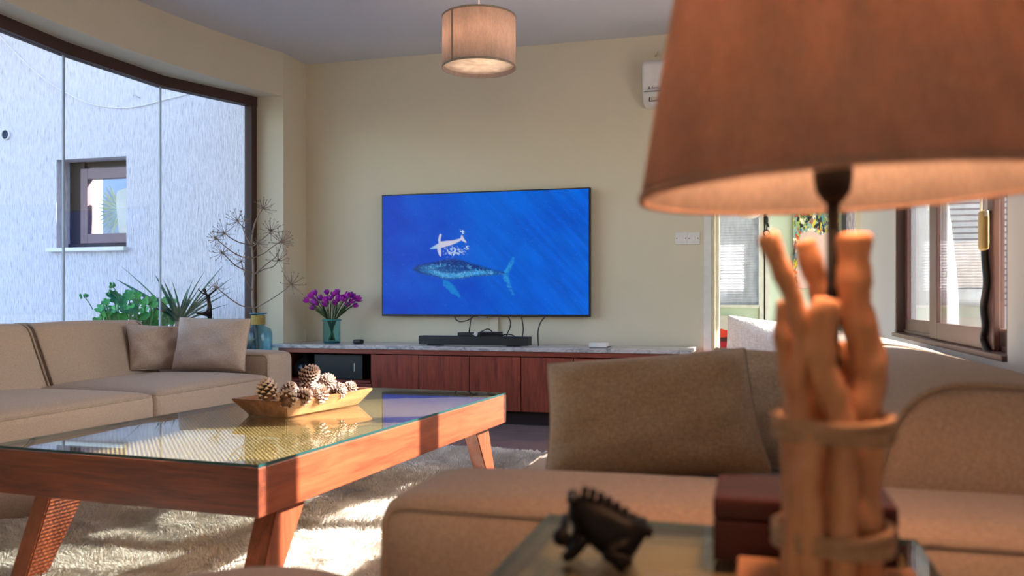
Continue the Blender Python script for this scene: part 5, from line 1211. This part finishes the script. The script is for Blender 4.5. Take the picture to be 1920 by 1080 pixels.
# ================================================================== FIGURINE AND GREEN GLASS ON THE LEDGE
gp_ = at(391, 600, 6.05)
fs = empty('dancer_figurine', (gp_.x, gp_.y, 0.46), TH, 'dark bronze dancer figurine with outstretched arms on the window ledge behind the sofa', 'figurine')
px2 = 6.05 / 1600
def fpt(px, py, y=0.0): return ((px - 391) * px2, y, (CAMZ - 0.46) - (py - HOR) * px2)
fv = [fpt(391, 588), fpt(393, 575), fpt(391, 563), fpt(390, 556), fpt(387, 551), fpt(383.5, 545), fpt(382.0, 540.5),   # 0 pelvis .. 6 head top
      fpt(389, 553, -0.02), fpt(381, 549, -0.03), fpt(375.5, 543, -0.03), fpt(374, 541, -0.03),                        # 7 left arm
      fpt(392, 552, 0.015), fpt(399, 546, 0.02), fpt(405, 538.5, 0.02), fpt(406.5, 536.5, 0.02),                       # 11 right arm
      fpt(392, 592, 0.015), fpt(391.5, 612, 0.015), fpt(392, 636, 0.015), fpt(391, 664, 0.015), fpt(387, 668, 0.01),   # 15 standing leg
      fpt(386, 589, -0.02), fpt(372, 587, -0.035), fpt(369, 586, -0.035), fpt(380, 602, -0.03), fpt(388, 610, -0.02)]  # 20 raised leg
fe = [(0, 1), (1, 2), (2, 3), (3, 4), (4, 5), (5, 6), (3, 7), (7, 8), (8, 9), (9, 10), (3, 11), (11, 12), (12, 13), (13, 14), (0, 15), (15, 16), (16, 17), (17, 18), (18, 19), (0, 20), (20, 21), (21, 22)]
fv = fv[:23]
fr_ = [0.022, 0.018, 0.013, 0.015, 0.0055, 0.014, 0.012, 0.006, 0.005, 0.004, 0.003, 0.006, 0.005, 0.004, 0.003, 0.017, 0.014, 0.010, 0.007, 0.005, 0.014, 0.008, 0.004]
skin('figure', fv, fe, fr_, M['bronze'], fs, 2, 0)
obj('plinth', lathe([(0, -0.0), (0.05, 0), (0.045, 0.012), (0, 0.014)], 28), M['bronze'], fs)
gg = at(389, 600, 6.25)
tag(obj('green_glass_jar', lathe([(0, 0), (0.040, 0), (0.046, 0.01), (0.046, 0.275), (0.042, 0.28), (0.040, 0.275), (0.040, 0.015), (0, 0.015)], 32), M['green_glass'], loc=(gg.x, gg.y, 0.46)), 'tall green glass jar behind the dancer figurine on the ledge', 'jar')

# ================================================================== PLANTS OUTSIDE THE BOW WINDOW
def pot(parent, r, h, m, z=0.0):
    obj('pot', lathe([(0, z), (r * 0.72, z), (r * 0.95, z + h * 0.9), (r, z + h * 0.9), (r, z + h), (r * 0.9, z + h), (r * 0.86, z + h * 0.88), (0, z + h * 0.88)], 32), m, parent)
    obj('soil', lathe([(0, z + h * 0.86), (r * 0.85, z + h * 0.86), (r * 0.85, z + h * 0.9), (0, z + h * 0.9)], 24), M['soil'], parent)
def leaf_disc(r):
    t = bmesh.new(); c = t.verts.new((0, 0, -0.012 * r / 0.05)); ring = []
    for k in range(20):
        a = 2 * math.pi * k / 20; q = r * (0.88 + 0.14 * abs(math.cos(a * 2.5))) * (0.55 if k == 10 else 1); ring.append(t.verts.new((q * math.cos(a), q * math.sin(a), 0.16 * r * math.cos(5 * a) + 0.1 * r)))
    for k in range(20): t.faces.new((c, ring[k], ring[(k + 1) % 20]))
    for f in t.faces: f.smooth = True
    return t
G0 = -0.16
rnd = random.Random(44)
def geranium(px, Z, zc, label, leaves, seed):
    c = at(px, 600, Z); e = empty('geranium_plant', (c.x, c.y, G0), TH, label, 'plant', 'geraniums outside the curved window')
    pot(e, 0.16, zc - G0 - 0.02, M['terra']); s = Z / 1600; me = None; bms = bmesh.new()
    for (qx, qy, dy, r) in leaves:
        p = Vector(((qx - px) * s, dy, CAMZ - G0 - (qy - HOR) * s)); fac = r / 0.05
        rot = (rnd.uniform(0.55, 1.25), rnd.uniform(-0.5, 0.5), rnd.uniform(-0.6, 0.6))
        if me is None: o = obj('leaf', leaf_disc(0.05), M['ger'], e); me = o.data
        else: o = obj('leaf', me, None, e)
        o.location = p; o.rotation_euler = rot; o.scale = (fac,) * 3
        root = Vector((p.x * 0.35, p.y * 0.4, zc - G0 - 0.06)); tube(smooth_path([root, root.lerp(p, 0.5) + Vector((p.x * 0.15, 0, 0)), p - Vector((0, 0, 0.01))], 3), 0.004, 5, bm=bms)
    obj('stems', bms, M['stem'], e); return e, s
def scatter(n, x0, x1, y0, y1, rmin, rmax, f=None):
    out = []
    while len(out) < n:
        x, y = rnd.uniform(x0, x1), rnd.uniform(y0, y1)
        if f is None or f(x, y): out.append((x, y, rnd.uniform(-0.16, 0.16), rnd.uniform(rmin, rmax)))
    return out
g1, s1 = geranium(243, 6.55, 0.60, 'leafy green geranium with round leaves outside the window, left of the spiky plant',
    scatter(70, 176, 300, 545, 622, 0.030, 0.054, lambda x, y: y > 545 + 50 * (abs(x - 255) / 80) ** 2 and (x < 280 or y < 575)), 1)
for pts in ([(186, 580), (177, 565), (169, 556)], [(238, 565), (228, 545), (221, 536)], [(240, 568), (226, 553), (217, 549)]):
    P = smooth_path([Vector(((x - 243) * s1, -0.1, CAMZ - G0 - (y - HOR) * s1)) for x, y in pts], 4)
    o = obj('flower_stalk', tube(P, 0.0035, 5), M['stem'], g1); bm = bmesh.new()
    for k in range(7): ball(P[-1] + Vector((rnd.uniform(-.02, .02), rnd.uniform(-.02, .02), rnd.uniform(-.012, .018))), (0.010, 0.010, 0.014), bm, 1)
    obj('bud_cluster', bm, M['ger'], o)
g2, s2 = geranium(302, 7.0, 0.56, 'smaller green geranium under the spiky leaves, seen between the sofa back and the cushion',
    scatter(38, 276, 336, 560, 640, 0.030, 0.052), 2)
yc = at(337, 600, 6.75)
yu = empty('spiky_plant', (yc.x, yc.y, G0), TH, 'dark green spiky plant with long narrow leaves outside the window behind the dancer', 'plant')
pot(yu, 0.16, 0.62, M['terra']); sy = 6.75 / 1600; hc = CAMZ - G0 - (604 - HOR) * sy
obj('trunk', tube([(0, 0, 0.55), (0.005, 0, hc - 0.03), (0, 0, hc + 0.03)], [0.05, 0.042, 0.03], 10), M['twig'], yu)
tips = [(241, 501, .026), (219, 528, .03), (280, 519, .024), (300, 527, .02), (311, 521, .024), (334, 530, .03), (311, 534, .026), (353, 528, .03), (368, 512, .03), (376, 535, .03), (398, 502, .018), (402, 522, .02), (424, 536, .018), (445, 525, .013), (444, 548, .015), (418, 572, .016), (405, 567, .014), (390, 585, .016), (372, 592, .02), (300, 560, .03), (285, 570, .03), (270, 556, .03), (262, 545, .03), (320, 548, .03), (345, 545, .03), (384, 556, .022), (360, 560, .03), (305, 590, .03), (322, 575, .03), (395, 550, .018)]
for k, (qx, qy, wd) in enumerate(tips):
    tgt = Vector(((qx - 337) * sy, rnd.uniform(-0.16, 0.16), CAMZ - G0 - (qy - HOR) * sy)); o0 = Vector((0, 0, hc - 0.01 + rnd.uniform(-.02, .02))); d = tgt - o0; L = d.length
    dr = 0.10 if tgt.z - o0.z > 0.12 else 0.30; d2 = d + Vector((0, 0, dr * L)); 
    obj('leaf', blade(d2.length, wd * 1.5, dr * 0.95, segs=7), M['yuc'], yu, loc=o0, rot=(d2.to_track_quat('X', 'Z') @ Euler((rnd.uniform(-.7, .7), 0, 0)).to_quaternion()).to_euler())
for k, (px, Z) in enumerate(((425, 6.75), (449, 7.0))):
    c = at(px, 600, Z); e = empty('low_plant', (c.x, c.y, G0), 0, ('low green plant just showing above the cushion, right of the dancer', 'low green plant showing beside the window end post')[k], 'plant')
    pot(e, 0.07, 0.75, M['terra'])
    for j in range(6):
        a = j * 1.05; obj('leaf', blade(0.13, 0.05, 0.1, segs=4), M['ger'], e, loc=(0, 0, 0.70), rot=(0, R_(-55 if j % 2 else -30), a))
